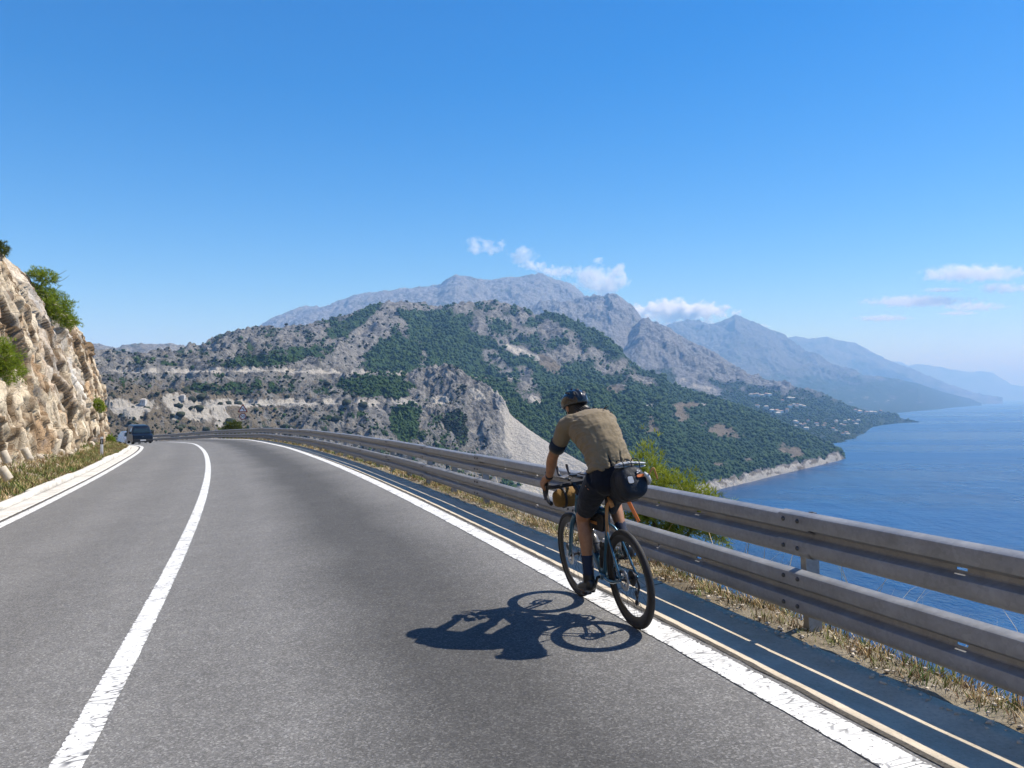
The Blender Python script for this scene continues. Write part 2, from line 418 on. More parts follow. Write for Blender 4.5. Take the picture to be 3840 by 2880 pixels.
# cross-section (depth towards the road positive, height from top)
_sec = [(-.046, .0), (-.040, .0015), (-.010, .009), (.018, .017), (.029, .024), (.034, .036), (.034, .104), (.029, .113), (-.040, .136), (-.046, .142), (-.046, .1475), (-.046, .1625), (-.046, .168), (-.040, .176), (.029, .201), (.034, .210), (.034, .264), (.029, .277), (.010, .295), (-.032, .310), (-.046, .312)]
_sec = [((d + .046) * .80, h) for d, h in _sec]
SLOT_J = [j for j in range(len(_sec) - 1) if abs(_sec[j][1] - .1475) < 1e-6][0]
post_s = []
BEAM = 4.0; S_J0 = 1.82   # a splice/post position (the near post)
def beam(s0, s1, top, slots, seg=12):
    cuts = sorted(set([round(v, 4) for v in np.linspace(s0, s1, seg + 1)] + [round(q + e, 4) for q in slots for e in (-.035, .035)]))
    S = np.array(cuts); n = len(S); m = len(_sec); X = np.zeros((n, m, 3))
    for j, (d, h) in enumerate(_sec): X[:, j] = RP(S, RO - d, top - h, False)
    # closed sheet: front face, then the back face 4 mm behind it
    T2 = np.array([(_sec[min(j + 1, m - 1)][0] - _sec[max(j - 1, 0)][0], _sec[min(j + 1, m - 1)][1] - _sec[max(j - 1, 0)][1]) for j in range(m)]); T2 /= np.linalg.norm(T2, axis=1)[:, None]
    XB = np.zeros_like(X)
    for j, (d, h) in enumerate(_sec): XB[:, j] = RP(S, RO - (d - .004 * T2[j, 1]), top - (h + .004 * T2[j, 0]), False)
    X = np.concatenate([X, XB[:, ::-1]], 1); mm = 2 * m
    f = grid_faces(n, mm, True)
    if slots:
        kill = []
        for q in slots:
            i = int(np.argmin(abs((S[:-1] + S[1:]) / 2 - q))); kill += [i * mm + SLOT_J, i * mm + (mm - 2 - SLOT_J)]
        f = np.delete(f, kill, 0)
    o = mesh_np('beam', X.reshape(-1, 3), f, M_GALV, rail, True); o.data.set_sharp_from_angle(angle=rad(30))
    return o
js = np.arange(S_J0 - 5 * BEAM, 128, BEAM); rb = np.random.RandomState(11)
bolt_v = MB()
for i, a in enumerate(js):
    near = -6 < a < 34
    for top in (RH, RH - .402):
        slots = [a + f_ * BEAM for f_ in (.33, .5, .67)] if near else []
        dz = .004 * rb.randn()
        beam(a - .16, a + BEAM + .16 - .0, top + dz - (.0035 if i % 2 else 0), slots, 10 if a < 40 else 5)
for i, a in enumerate(js):
    for half in (0, 1):
        s = a + half * BEAM / 2
        if half and a < 8: continue            # near the camera only splice posts show
        if s > 124: continue
        p = RP(s, RO + .105, 0, False); h = RHd(s)
        m = MB(); M3 = Matrix.Rotation(h, 3, 'Z')
        tilt = Matrix.Rotation(rad(1.5 * rb.randn()), 3, 'Y')
        t3 = M3 @ tilt
        # sigma post: web and two lipped flanges
        m.box(t3 @ Vector((0, 0, -.2)) + Vector((p[0], p[1], p[2] + .385)), (.10, .005, 1.25), t3)
        for q in (-1, 1):
            m.box(t3 @ Vector((q * .0525, .026, -.2)) + Vector((p[0], p[1], p[2] + .385)), (.005, .057, 1.25), t3)
            m.box(t3 @ Vector((q * .043, .0555, -.2)) + Vector((p[0], p[1], p[2] + .385)), (.022, .004, 1.25), t3)
        m.build('post', M_GALV, rail, False)
        if s < 45:
            m = MB()
            for top in (RH, RH - .402):
                m = MB(); q = RP(s, RO + .026, top - .155, False); m.box(q, (.05, .09, .12), M3)
                m.build('spacer', M_GALV, rail, False)
    if a < 50:
        for top in (RH, RH - .402):
            for ds, hh in ((-.05, .061), (.10, .061), (-.05, .249), (.10, .249), (-.10, .12), (.02, .12), (.13, .12), (.18, .12)):
                q = RP(a + ds, RO - .066 if hh != .12 else RO - .026, top - hh, False); h = RHd(a)
                nrm = (-math.cos(h), -math.sin(h), 0 if hh != .12 else -.6)
                b = MB(); b.lathe([(.0, .012), (.010, .011), (.016, .004), (.016, -.004)], q, nrm, 8); b.build('bolt', M_BOLT, rail, True)

# ================================================================== roadside ground on the sea side
def ground_mat(name, tones, bsc=14):
    t = NT(name); n1 = t.noise(1.1, 6, .65); n2 = t.noise(9, 5, .65)
    c = t.ramp(n1, [(0.28, tones[0]), (0.45, tones[1]), (0.6, tones[2]), (0.75, tones[3])])
    c = t.mix(1.0, c, t.ramp(n2, [(0.25, .6), (0.75, 1.25)]), 'MULTIPLY')
    t.bsdf(c, .95, 0, t.bump(t.noise(bsc, 6, .7), .8, .05), .15); return t.m
M_VERGE = ground_mat('verge_soil', [(.10, .085, .06), (.22, .18, .12), (.30, .26, .19), (.42, .38, .30)])
_eo = np.array([.78, .86, .95, 1.05, 1.2, 1.4, 1.7, 2.1, 2.7, 3.5, 4.6, 6, 8, 11, 15, 21, 30, 45, 70, 110, 170.])
_ez = np.array([-.045, -.03, -.02, -.03, -.05, -.13, -.36, -.75, -1.4, -2.3, -3.5, -5, -7.5, -11, -15.5, -22, -31, -46, -72, -108, -155])
S = np.concatenate([np.arange(-18, 40, .2), np.arange(40, 141, .6)]); SS, OO = np.meshgrid(S, _eo, indexing='ij')
XE = RP(SS, OO, 0, False); ez = np.interp(OO, _eo, _ez)
XE[..., 2] += ez + (.02 + .06 * np.clip(OO - 1, 0, 8)) * fbm(SS * .8, OO * 1.5, 5, 51) + .03 * fbm(SS * 4, OO * 5, 3, 52)
XE[..., 2] = np.maximum(XE[..., 2], -156)
tag(grid_obj('embankment', XE, M_VERGE, None, True, None, True), kind='structure')
def emb_z(s, o): return float(np.interp(s, RS, _rz) + np.interp(o, _eo, _ez))

# ================================================================== sea
SEA = -150.0
def sea_mat():
    t = NT('sea_water'); co = t.co('Object')
    w1 = t.noise(.22, 4, .6, vec=t.mapping(co, (1, .55, 1), (0, 0, .5)))
    w2 = t.noise(.035, 4, .6, vec=t.mapping(co, (1, .5, 1), (0, 0, .35)))
    w3 = t.noise(.006, 4, .6, vec=t.mapping(co, (.45, 1.6, 1), (0, 0, .15)))
    wind = t.ramp(t.noise(.0011, 5, .62, vec=t.mapping(co, (.42, 1.7, 1), (0, 0, .12))), [(.42, 0.0), (.58, 1.0)])
    h = t.math('ADD', t.math('MULTIPLY', w1, 1.7), t.math('ADD', t.math('MULTIPLY', w2, 4.5), t.math('MULTIPLY', w3, 6.0)))
    nrm = t.bump(h, .85, 1.0)
    deep = t.mix(wind, (.001, .017, .066), (.005, .052, .155))
    deep = t.mix(t.ramp(w2, [(.35, 0.0), (.7, .5)]), deep, (.010, .085, .21))
    t.bsdf(deep, t.ramp(wind, [(0, .22), (1, .34)]), 0, nrm, .5, IOR=1.33); return t.m
xs = np.concatenate([-np.geomspace(40000, 300, 40), np.linspace(-250, 250, 21), np.geomspace(300, 52000, 40)])
ys = np.concatenate([np.linspace(-4000, 0, 9), np.geomspace(60, 60000, 90)])
XX, YY = np.meshgrid(xs, ys, indexing='ij')
tag(grid_obj('sea', np.stack([XX, YY, np.full_like(XX, SEA)], -1), sea_mat(), None, False, None, True), kind='structure')

# ================================================================== land: hills and mountain ranges as height fields
def zat(py, d): return CAMZ - (np.asarray(py, float) - 1485.0) / FPX * np.asarray(d, float)
class Body: pass
def body(name, px0, px1, ncol, curves, rows, mat=None, back=.6, nback=8, gully=(0, 60), iso=(), seed=0, cover=None, env=None, edge=40, kind='structure'):
    """curves: front..crest, each a list of (px, depth, z) ; rows between successive curves.
    Surface is a height field over real depth with ridged relief."""
    px = np.linspace(px0, px1, ncol); D = []; Z = []
    for c in curves:
        c = np.array(c, float); D.append(np.interp(px, c[:, 0], c[:, 1])); Z.append(np.interp(px, c[:, 0], c[:, 2]))
    D = np.array(D); Z = np.array(Z); K = len(curves)
    dd = []; zz = []; tt = []
    # smooth (monotone cubic-like) interpolation in z between curves
    for k in range(1, K): D[k] = np.maximum(D[k], D[k - 1] + 2.0)
    sl = np.clip(np.diff(Z, axis=0) / np.diff(D, axis=0), -2.5, 2.5)
    tg = np.zeros_like(Z); tg[0] = sl[0]; tg[-1] = sl[-1] * .55
    for k in range(1, K - 1): tg[k] = .5 * (sl[k - 1] + sl[k])
    for k in range(K - 1):
        for r in range(rows[k]):
            f = r / rows[k]; d = D[k] + (D[k + 1] - D[k]) * f; hgt = D[k + 1] - D[k]
            h00 = 2 * f ** 3 - 3 * f ** 2 + 1; h10 = f ** 3 - 2 * f ** 2 + f; h01 = -2 * f ** 3 + 3 * f ** 2; h11 = f ** 3 - f ** 2
            dd.append(d); zz.append(h00 * Z[k] + h10 * hgt * tg[k] + h01 * Z[k + 1] + h11 * hgt * tg[k + 1]); tt.append((k + f) / (K - 1))
    dd.append(D[-1]); zz.append(Z[-1]); tt.append(1.0)
    span = np.maximum(D[-1] - D[0], 1) 
    for r in range(1, nback + 1):
        e = span * .5 * (r / nback) ** 1.3; dd.append(D[-1] + e); zz.append(Z[-1] - back * e * (.4 + .6 * min(1, r / 3))); tt.append(1 + r / nback)
    d = np.array(dd); z = np.array(zz); T = np.array(tt)[:, None] * np.ones_like(d); P = np.ones_like(d) * px[None, :]
    x = (P - 1920) / FPX * d; y = d.copy()
    ev = env(P, T) if env is not None else np.minimum(1, .25 + 1.6 * T) * np.where(T > 1, 1, .35 + .65 * np.sqrt(np.clip(1 - T, 0, 1) * 1.0 + .02) ** .5)
    foot = sstep(0.0, .12, T)
    z = z + 0
    if gully[0]:
        g = ridged(x / gully[1] + .35 * fbm(x / gully[1], y / gully[1], 2, seed + 5), y / gully[1] * .30, 4, seed, .52)
        z = z + gully[0] * (g - .25) * ev * foot
    for amp, lam, typ in iso:
        n = ridged(x / lam, y / lam, 5, seed + 31) - .2 if typ == 'r' else fbm(x / lam, y / lam, 5, seed + 57)
        z = z + amp * n * ev * foot
    # keep the sky line where it stands: remove the slow part of the relief along the crest
    ic = sum(rows); dz = z[ic] - Z[-1]; kk = np.hanning(2 * max(8, ncol // 40) + 1); kk /= kk.sum(); h_ = len(kk) // 2
    dz = np.convolve(np.pad(dz, h_, 'edge'), kk, 'valid'); z = z - dz[None, :] * sstep(.55, 1.0, T)
    B = Body(); B.P, B.T, B.d = P, T, d; B.X = np.stack([x, y, z], -1); B.name = name; B.px = px
    B.py = 1485 - (z - CAMZ) / d * FPX
    return B
def body_mesh(B, mat, cols=None, label=None, smooth=True):
    o = grid_obj(B.name, B.X, mat, None, smooth, cols, True)
    # orientation: make normals point up
    tag(o, kind='structure'); return o
def locate(B, px, py):
    """first visible surface point of body B seen at photograph pixel px, py"""
    j = int(np.argmin(abs(B.px - px))); col = B.py[:, j]; best = None; mn = 1e9
    for i in range(len(col)):
        if col[i] < mn:
            if col[i] <= py and i > 0:
                f = (mn - py) / max(mn - col[i], 1e-6) if mn < 1e8 else 1
                f = min(max(f, 0), 1); p = B.X[i - 1, j] * (1 - f) + B.X[i, j] * f
                return p
            mn = col[i]
    return None
def crest(pts, dpts, py_add=0):
    pts = np.array(pts, float); d = np.interp(pts[:, 0], [p[0] for p in dpts], [p[1] for p in dpts])
    return [(p[0], dd, float(zat(p[1] + py_add, dd))) for p, dd in zip(pts, d)]
# ------------------------------------------------------------------ land materials
def land_mat(name, rock, dark, tan, veg, sc=1.0, bump=1.0):
    """cover attribute: r vegetation, g pale scree, b dry soil"""
    t = NT(name); co = t.co(); sp = t.n('SeparateColor'); t.set(sp, 0, t.attr('cover')); v, s, b = sp.outputs[0], sp.outputs[1], sp.outputs[2]
    n1 = t.noise(.02 * sc, 8, .68); n2 = t.noise(.11 * sc, 7, .68); n3 = t.noise(.45 * sc, 4, .6)
    crk = t.n('TexVoronoi', {'feature': 'DISTANCE_TO_EDGE'}, Vector=t.mix(.16, co, t.n('TexNoise', Vector=co, Scale=.06 * sc, Detail=4.0).outputs['Color'], 'ADD'), Scale=.075 * sc).outputs['Distance']
    r = t.ramp(n2, [(0.30, dark), (0.47, tuple(.5 * (p + q) for p, q in zip(dark, rock))), (0.60, rock), (0.78, tuple(min(1, p * 1.35) for p in rock))])
    r = t.mix(1.0, r, t.ramp(n1, [(0.3, .78), (0.7, 1.15)]), 'MULTIPLY')
    tanc = t.mix(1.0, tan, t.ramp(n3, [(0.25, .7), (0.75, 1.2)]), 'MULTIPLY')
    mb = t.ramp(t.math('ADD', b, t.math('MULTIPLY_ADD', n2, 1.0, -.5)), [(0.42, 0.0), (0.58, 1.0)])
    c = t.mix(mb, r, tanc)
    scree = t.mix(1.0, (.42, .385, .33), t.ramp(n3, [(0.25, .8), (0.75, 1.1)]), 'MULTIPLY')
    ms = t.ramp(t.math('ADD', s, t.math('MULTIPLY_ADD', n1, .7, -.35)), [(0.42, 0.0), (0.56, 1.0)])
    c = t.mix(ms, c, scree)
    vg = t.ramp(n3, [(0.3, tuple(.6 * q for q in veg)), (0.7, tuple(1.35 * q for q in veg))])
    mv = t.ramp(t.math('ADD', v, t.math('MULTIPLY_ADD', t.math('ADD', n2, t.math('MULTIPLY', n3, .5)), 1.2, -.9)), [(0.44, 0.0), (0.54, 1.0)])
    c = t.mix(mv, c, vg)
    h = t.math('ADD', t.math('MULTIPLY', n2, 6.0 / sc), t.math('ADD', t.math('MULTIPLY', n3, 1.6 / sc), t.math('MULTIPLY', mv, 1.5)))
    t.bsdf(c, .95, 0, t.bump(h, bump, 1.0), .1); return t.m
M_HILL = land_mat('limestone_hillside', (.265, .25, .225), (.055, .058, .06), (.165, .138, .10), (.030, .060, .018))
M_MID = land_mat('limestone_range', (.235, .23, .23), (.075, .08, .085), (.26, .22, .16), (.026, .044, .02), .38)
M_FAR = land_mat('far_range', (.16, .16, .165), (.06, .065, .07), (.25, .22, .16), (.03, .05, .025), .16)

def blob(P, Y, cx, cy, rx, ry, ang=0.0, soft=.5):
    c, s = math.cos(rad(ang)), math.sin(rad(ang)); u = (P - cx) * c + (Y - cy) * s; v = -(P - cx) * s + (Y - cy) * c
    return 1 - sstep(1 - soft, 1 + soft, np.hypot(u / rx, v / ry))
def seg(P, Y, x0, y0, x1, y1, w, soft=.6):
    dx, dy = x1 - x0, y1 - y0; L = dx * dx + dy * dy; t = np.clip(((P - x0) * dx + (Y - y0) * dy) / L, 0, 1)
    return 1 - sstep(1 - soft, 1 + soft, np.hypot(P - x0 - t * dx, Y - y0 - t * dy) / w)

# ------------------------------------------------------------------ the near hillside across the bay
cB1 = crest([(-400, 1330), (200, 1330), (365, 1331), (470, 1335), (535, 1360), (615, 1353), (669, 1338), (714, 1314), (800, 1302), (914, 1270), (996, 1248), (1079, 1238), (1150, 1238), (1202, 1217), (1290, 1197), (1350, 1178), (1425, 1150), (1455, 1143), (1584, 1144), (1659, 1153), (1735, 1138), (1853, 1129), (1941, 1147), (1994, 1167), (2005, 1185), (2058, 1176), (2117, 1185), (2164, 1220), (2235, 1244), (2293, 1275), (2352, 1340), (2400, 1393), (2530, 1445), (2660, 1484), (2790, 1530), (2888, 1560), (2953, 1595), (3051, 1640), (3155, 1685), (3172, 1712), (3182, 1735)],
           [(-400, 1250), (365, 1300), (714, 1500), (1079, 2000), (1455, 2500), (1853, 2800), (2058, 2750), (2235, 2700), (2400, 2600), (2530, 2500), (2790, 2300), (3051, 2150), (3172, 1960), (3182, 1900)])
fB1 = [(-400, 300, -70), (400, 330, -80), (1000, 420, -105), (1400, 520, -135), (1700, 640, -156), (2200, 960, -156), (2647, 1207, -156), (2812, 1356, -156), (2951, 1521, -156), (3055, 1658, -156), (3140, 1800, -156), (3172, 1880, -156), (3182, 1890, -158)]
m2 = crest([(-400, 1499), (365, 1499), (1000, 1499), (1400, 1499), (1650, 1499), (1850, 1499), (2050, 1520), (2235, 1560), (2528, 1640), (2790, 1690), (3051, 1725), (3172, 1728), (3182, 1738)],
           [(-400, 560), (365, 600), (1000, 750), (1400, 950), (1650, 1180), (1850, 1300), (2050, 1300), (2235, 1350), (2528, 1500), (2790, 1600), (3051, 1760), (3172, 1900), (3182, 1893)])
m1 = crest([(-400, 1403), (365, 1403), (1000, 1403), (1400, 1403), (1650, 1420), (1850, 1440), (2050, 1440), (2235, 1440), (2352, 1470), (2528, 1525), (2790, 1592), (3051, 1680), (3172, 1720), (3182, 1737)],
           [(-400, 760), (365, 820), (1000, 980), (1400, 1250), (1650, 1500), (1850, 1750), (2050, 1900), (2235, 2000), (2528, 2000), (2790, 1900), (3051, 1930), (3172, 1930), (3182, 1896)])
# a low sea cliff behind the shore line
cl = [(p, d + 28 + .02 * d * (p > 2500), z + (18 if p < 2500 else 26)) for p, d, z in fB1[:-2]] + [(3172, 1888, -150), (3182, 1892, -156)]
def envB1(P, T): return (.30 + .7 * sstep(.05, .3, T)) * np.where(P > 2500, .42, 1.0) * np.where(T > .97, .55, 1) * sstep(3195, 2950, P)
B1 = body('hillside', -400, 3182, 760, [fB1, cl, m2, m1, cB1], [14, 110, 90, 190], back=.35, gully=(34, 150), iso=((16, 46, 'r'), (6, 14, 'f')), seed=3, env=envB1)
# two road benches cut along the slope on the left
B1.X[..., 2] += 11 * (ridged(B1.X[..., 0] / 38, B1.X[..., 1] / 38, 5, 811) - .1) * sstep(.0, .05, B1.T) * sstep(.26, .10, B1.T) * sstep(2300, 2550, B1.P) * sstep(3180, 3120, B1.P)
zz_ = B1.X[..., 2]; lft = sstep(2080, 1850, B1.P)
benches = np.zeros_like(zz_)
for zr, wid, hi in ((-6.0, 5.0, 6), (31.0, 5.0, 6.5)):
    lev = zr + (B1.P - 1000) * (.006 if zr > 0 else 0)
    e = zz_ - lev; m_ = lft * sstep(hi + 2, hi - 2, e) * sstep(-6, -3, e)
    zz_ = np.where(lft > .01, zz_ - m_ * (e - np.where(e < 0, e * .2, np.maximum(0, e - 3.5) * hi / (hi - 3.5))) * .85, zz_)
    benches = np.maximum(benches, m_)
B1.X[..., 2] = zz_; B1.py = 1485 - (zz_ - CAMZ) / B1.d * FPX
P_, Y_ = B1.P, B1.py
nz = fbm(P_ / 70, Y_ / 45, 5, 77); nz2 = fbm(P_ / 26, Y_ / 18, 4, 78)
veg = .30 + 0 * Y_
veg = veg + .75 * sstep(0, 60, (P_ - 1480) - (Y_ - 1180) * .62) * sstep(1120, 1180, Y_)       # right of the rocky flank
veg = np.maximum(veg, .95 * seg(P_, Y_, 1590, 1190, 1930, 1500, 62)); veg = np.maximum(veg, .9 * blob(P_, Y_, 1480, 1335, 130, 75, -15)); veg = np.maximum(veg, .85 * blob(P_, Y_, 1450, 1450, 210, 42)); veg = np.maximum(veg, .95 * blob(P_, Y_, 1520, 1570, 60, 90))
veg = np.maximum(veg, .75 * seg(P_, Y_, 1250, 1250, 1430, 1160, 30)); veg = np.maximum(veg, .55 * blob(P_, Y_, 900, 1455, 220, 30)); veg = np.maximum(veg, .7 * blob(P_, Y_, 1000, 1350, 260, 36, -12))
crag = np.maximum.reduce([seg(P_, Y_, 1720, 1150, 1930, 1170, 55), seg(P_, Y_, 1800, 1210, 1950, 1300, 48), seg(P_, Y_, 1930, 1180, 2110, 1330, 60), seg(P_, Y_, 2050, 1240, 2330, 1400, 62), seg(P_, Y_, 1960, 1400, 2010, 1480, 32), seg(P_, Y_, 1830, 1330, 1990, 1490, 34), seg(P_, Y_, 1440, 1155, 1640, 1150, 18), seg(P_, Y_, 1445, 1170, 1270, 1340, 26), seg(P_, Y_, 1450, 1210, 1300, 1370, 24), seg(P_, Y_, 2300, 1400, 2480, 1440, 20)])
veg = veg * (1 - .72 * crag) + nz * .78 + .06 * sstep(1450, 1600, P_)
soil = .30 + .5 * nz2 + .35 * sstep(1450, 700, P_) * sstep(1400, 1480, Y_); soil = soil * (1 - crag)
pat = np.maximum.reduce([blob(P_, Y_, 2570, 1520, 60, 20), blob(P_, Y_, 2700, 1610, 110, 26, 12), blob(P_, Y_, 2560, 1560, 40, 25), blob(P_, Y_, 2960, 1690, 60, 26, 20), blob(P_, Y_, 2430, 1595, 50, 40, 30), blob(P_, Y_, 2310, 1460, 40, 16), blob(P_, Y_, 2760, 1730, 90, 14, -8), blob(P_, Y_, 2060, 1370, 60, 26, 35)])
soil = np.maximum(soil, pat * 1.1); veg = veg - pat * .75
shore = sstep(.17, .06, B1.T) * sstep(2300, 2600, P_); veg = veg - 1.3 * shore * (1 - .5 * sstep(0, .4, nz2)); soil = np.maximum(soil, shore * .75)
scree = np.maximum.reduce([blob(P_, Y_, 700, 1530, 110, 36, 24), blob(P_, Y_, 470, 1540, 75, 28, 20), blob(P_, Y_, 830, 1560, 45, 22, 30), seg(P_, Y_, 1905, 1300, 2010, 1345, 14), blob(P_, Y_, 2455, 1522, 52, 17), blob(P_, Y_, 2640, 1517, 24, 5), blob(P_, Y_, 2010, 1500, 30, 14, 30)]) * (.85 + .6 * nz2)
scree = np.maximum(scree, shore * (.62 + .6 * nz2)); scree = np.maximum(scree, benches * (.62 + .9 * nz)); veg = veg - benches * .4
scree = np.maximum(scree, .75 * sstep(.1, .45, nz) * sstep(1300, 900, P_) * sstep(1440, 1490, Y_))
veg = veg - scree * .6
cover1 = np.stack([veg, scree, soil], -1)
body_mesh(B1, M_HILL, {'cover': cover1})

# ------------------------------------------------------------------ the bare spur in front of it, with the stone slide
cS = crest([(1330, 1520), (1400, 1470), (1480, 1425), (1560, 1390), (1615, 1376), (1641, 1373), (1706, 1382), (1770, 1420), (1829, 1446), (1876, 1482), (1911, 1553), (1988, 1614), (2076, 1673), (2199, 1743), (2280, 1790), (2340, 1840)],
          [(1330, 900), (1500, 1120), (1641, 1130), (1770, 1090), (1876, 1040), (1988, 980), (2199, 930), (2340, 920)])
fS = [(1330, 560, -110), (1500, 590, -130), (1700, 640, -145), (1900, 720, -153), (2199, 840, -156), (2340, 900, -156)]
mS = [(p, .5 * (d1 + d0), (z1 * .46 + z0 * .54)) for (p, d1, z1), (d0, z0) in zip(cS, [(np.interp(p, [q[0] for q in fS], [q[1] for q in fS]), np.interp(p, [q[0] for q in fS], [q[2] for q in fS])) for p, _, _ in cS])]
def envS(P, T): return np.where(T > 1, .6, .25 + .75 * sstep(0, .3, T)) * (1 - .93 * sstep(1860, 1960, P - (B_y(P, T)))) 
def B_y(P, T): return (1 - T) * -120.0
BS = body('rocky_spur', 1330, 2340, 300, [fS, mS, cS], [60, 110], back=.9, gully=(22, 70), iso=((13, 30, 'r'), (5, 9, 'r')), seed=19, env=envS)
P_, Y_ = BS.P, BS.py; n_ = fbm(P_ / 50, Y_ / 40, 5, 91)
screeS = np.maximum.reduce([sstep(1850, 1905, P_ + (Y_ - 1560) * -.25 + 30 * n_) * .95, blob(P_, Y_, 1790, 1480, 34, 16, 35) * 1.2, blob(P_, Y_, 1650, 1500, 40, 18) * .8])
vegS = .22 + .9 * n_ * sstep(1900, 1750, P_) + .75 * blob(P_, Y_, 1690, 1600, 60, 60, 40) - .5 * screeS
body_mesh(BS, M_HILL, {'cover': np.stack([vegS, screeS, .25 + .4 * n_], -1)})

# ------------------------------------------------------------------ ranges behind
cB2 = crest([(-600, 1290), (200, 1288), (354, 1295), (416, 1309), (506, 1302), (597, 1295), (651, 1298), (705, 1313), (760, 1345), (820, 1400)], [(-600, 3400), (820, 3600)])
B2 = body('mountain_range', -600, 820, 200, [[(-600, 2200, 20), (820, 2300, 20)], cB2], [70], gully=(55, 260), iso=((20, 70, 'r'), (7, 22, 'f')), seed=23)
nB = fbm(B2.P / 60, B2.py / 30, 5, 95)
body_mesh(B2, M_HILL, {'cover': np.stack([.22 + .8 * nB, .1 + 0 * nB, .2 + .3 * nB], -1)})
cB3 = crest([(780, 1345), (860, 1305), (914, 1267), (996, 1217), (1085, 1176), (1143, 1156), (1173, 1152), (1232, 1153), (1290, 1135), (1337, 1112), (1437, 1091), (1525, 1091), (1641, 1076), (1676, 1050), (1706, 1032), (1759, 1038), (1829, 1053), (1876, 1047), (1935, 1043), (1976, 1037), (2017, 1029), (2058, 1038), (2135, 1062), (2164, 1085), (2199, 1112), (2300, 1180), (2400, 1260)], [(780, 9000), (2017, 9500), (2400, 9500)])
B3 = body('mountain_range', 780, 2400, 420, [[(780, 5200, 60), (1500, 5200, 300), (2400, 6500, 300)], cB3], [170], back=.4, gully=(95, 620), iso=((48, 170, 'r'), (26, 60, 'r')), seed=29)
nB = fbm(B3.P / 60, B3.py / 25, 5, 97)
body_mesh(B3, M_MID, {'cover': np.stack([.20 + .6 * nB, .1 + .5 * nB, .15 + .2 * nB], -1)})
cB4 = crest([(1930, 1215), (2005, 1162), (2058, 1134), (2117, 1132), (2164, 1132), (2205, 1112), (2240, 1106), (2258, 1112), (2293, 1100), (2311, 1104), (2346, 1132), (2382, 1162), (2408, 1197), (2440, 1212), (2487, 1232), (2560, 1300)], [(1930, 6400), (2300, 6800), (2560, 6500)])
B4 = body('mountain_range', 1930, 2560, 240, [[(1930, 4300, 180), (2560, 4600, 120)], cB4], [150], back=.5, gully=(120, 330), iso=((38, 110, 'r'), (16, 36, 'r')), seed=37)
nB = fbm(B4.P / 50, B4.py / 25, 5, 99)
body_mesh(B4, M_MID, {'cover': np.stack([.18 + .7 * nB, 0 * nB, .15 + .2 * nB], -1)})
cB5 = crest([(2280, 1330), (2340, 1270), (2400, 1205), (2417, 1200), (2440, 1206), (2487, 1223), (2528, 1244), (2587, 1279), (2646, 1303), (2705, 1338), (2752, 1373), (2804, 1415), (2882, 1438), (2986, 1465), (3083, 1497), (3181, 1526), (3246, 1543), (3363, 1549), (3376, 1567), (3436, 1581), (3446, 1586)], [(2280, 5600), (2417, 5500), (2804, 5000), (3083, 4800), (3363, 4600), (3446, 4480)])
fB5 = [(2280, 2700, 30), (2600, 2150, -140), (3000, 2230, -156), (3171, 2376, -156), (3220, 2430, -156), (3262, 2500, -156), (3274, 3200, -156), (3300, 3900, -156), (3380, 4330, -156), (3436, 4450, -156), (3446, 4470, -158)]
mB5 = crest([(2280, 1440), (2600, 1510), (2800, 1545), (3000, 1580), (3171, 1607), (3240, 1606), (3274, 1596), (3380, 1573), (3436, 1585), (3446, 1588)], [(2280, 3700), (2600, 3500), (3000, 3300), (3171, 3300), (3240, 3500), (3274, 3900), (3380, 4500), (3436, 4465), (3446, 4475)])
def envB5(P, T): return (.12 + .88 * sstep(.35, .8, T)) * sstep(3350, 2950, P) * np.where(T > .97, .6, 1)
B5 = body('mountain_range', 2280, 3446, 420, [fB5, mB5, cB5], [90, 120], back=.5, gully=(85, 330), iso=((34, 110, 'r'), (14, 36, 'r')), seed=41, env=envB5)
P_, Y_ = B5.P, B5.py; nB = fbm(P_ / 55, Y_ / 28, 5, 101)
v5 = .22 + .62 * sstep(1360, 1470, Y_ - (P_ - 2500) * .12) + .55 * nB - .5 * seg(P_, Y_, 2560, 1430, 2680, 1470, 24)
body_mesh(B5, M_MID, {'cover': np.stack([v5, .5 * seg(P_, Y_, 2560, 1430, 2680, 1470, 20) + 0 * nB, .2 + .3 * nB], -1)})
cB6 = crest([(2380, 1330), (2504, 1232), (2550, 1214), (2602, 1212), (2680, 1214), (2725, 1198), (2758, 1192), (2784, 1198), (2843, 1224), (2888, 1237), (2921, 1253), (2940, 1269), (2985, 1300), (3051, 1341), (3083, 1367), (3129, 1399), (3246, 1409), (3344, 1419), (3442, 1438), (3539, 1471), (3637, 1494), (3680, 1512)], [(2380, 13000), (2940, 12800), (3129, 11500), (3442, 11000), (3637, 12500), (3680, 12700)])
fB6 = [(2380, 6500, -100), (3100, 6500, -156), (3370, 6867, -156), (3507, 8617, -156), (3604, 10700, -156), (3680, 12500, -158)]
mB6 = crest([(2380, 1450), (3000, 1500), (3246, 1510), (3442, 1505), (3539, 1512), (3637, 1510), (3680, 1515)], [(2380, 8800), (3000, 8600), (3246, 8200), (3442, 8800), (3539, 9800), (3637, 11900), (3680, 12550)])
def envB6(P, T): return (.1 + .9 * sstep(.45, .85, T)) * sstep(3500, 3050, P) * np.where(T > .97, .6, 1)
B6 = body('mountain_range', 2380, 3680, 360, [fB6, mB6, cB6], [40, 110], back=.5, gully=(190, 900), iso=((70, 260, 'r'), (24, 80, 'r')), seed=43, env=envB6)
nB = fbm(B6.P / 60, B6.py / 25, 5, 103)
body_mesh(B6, M_FAR, {'cover': np.stack([.3 + .4 * sstep(1380, 1460, B6.py) + .5 * nB, .9 * blob(B6.P, B6.py, 3210, 1500, 170, 14) + .8 * blob(B6.P, B6.py, 2990, 1465, 80, 14), .2 + 0 * nB], -1)})
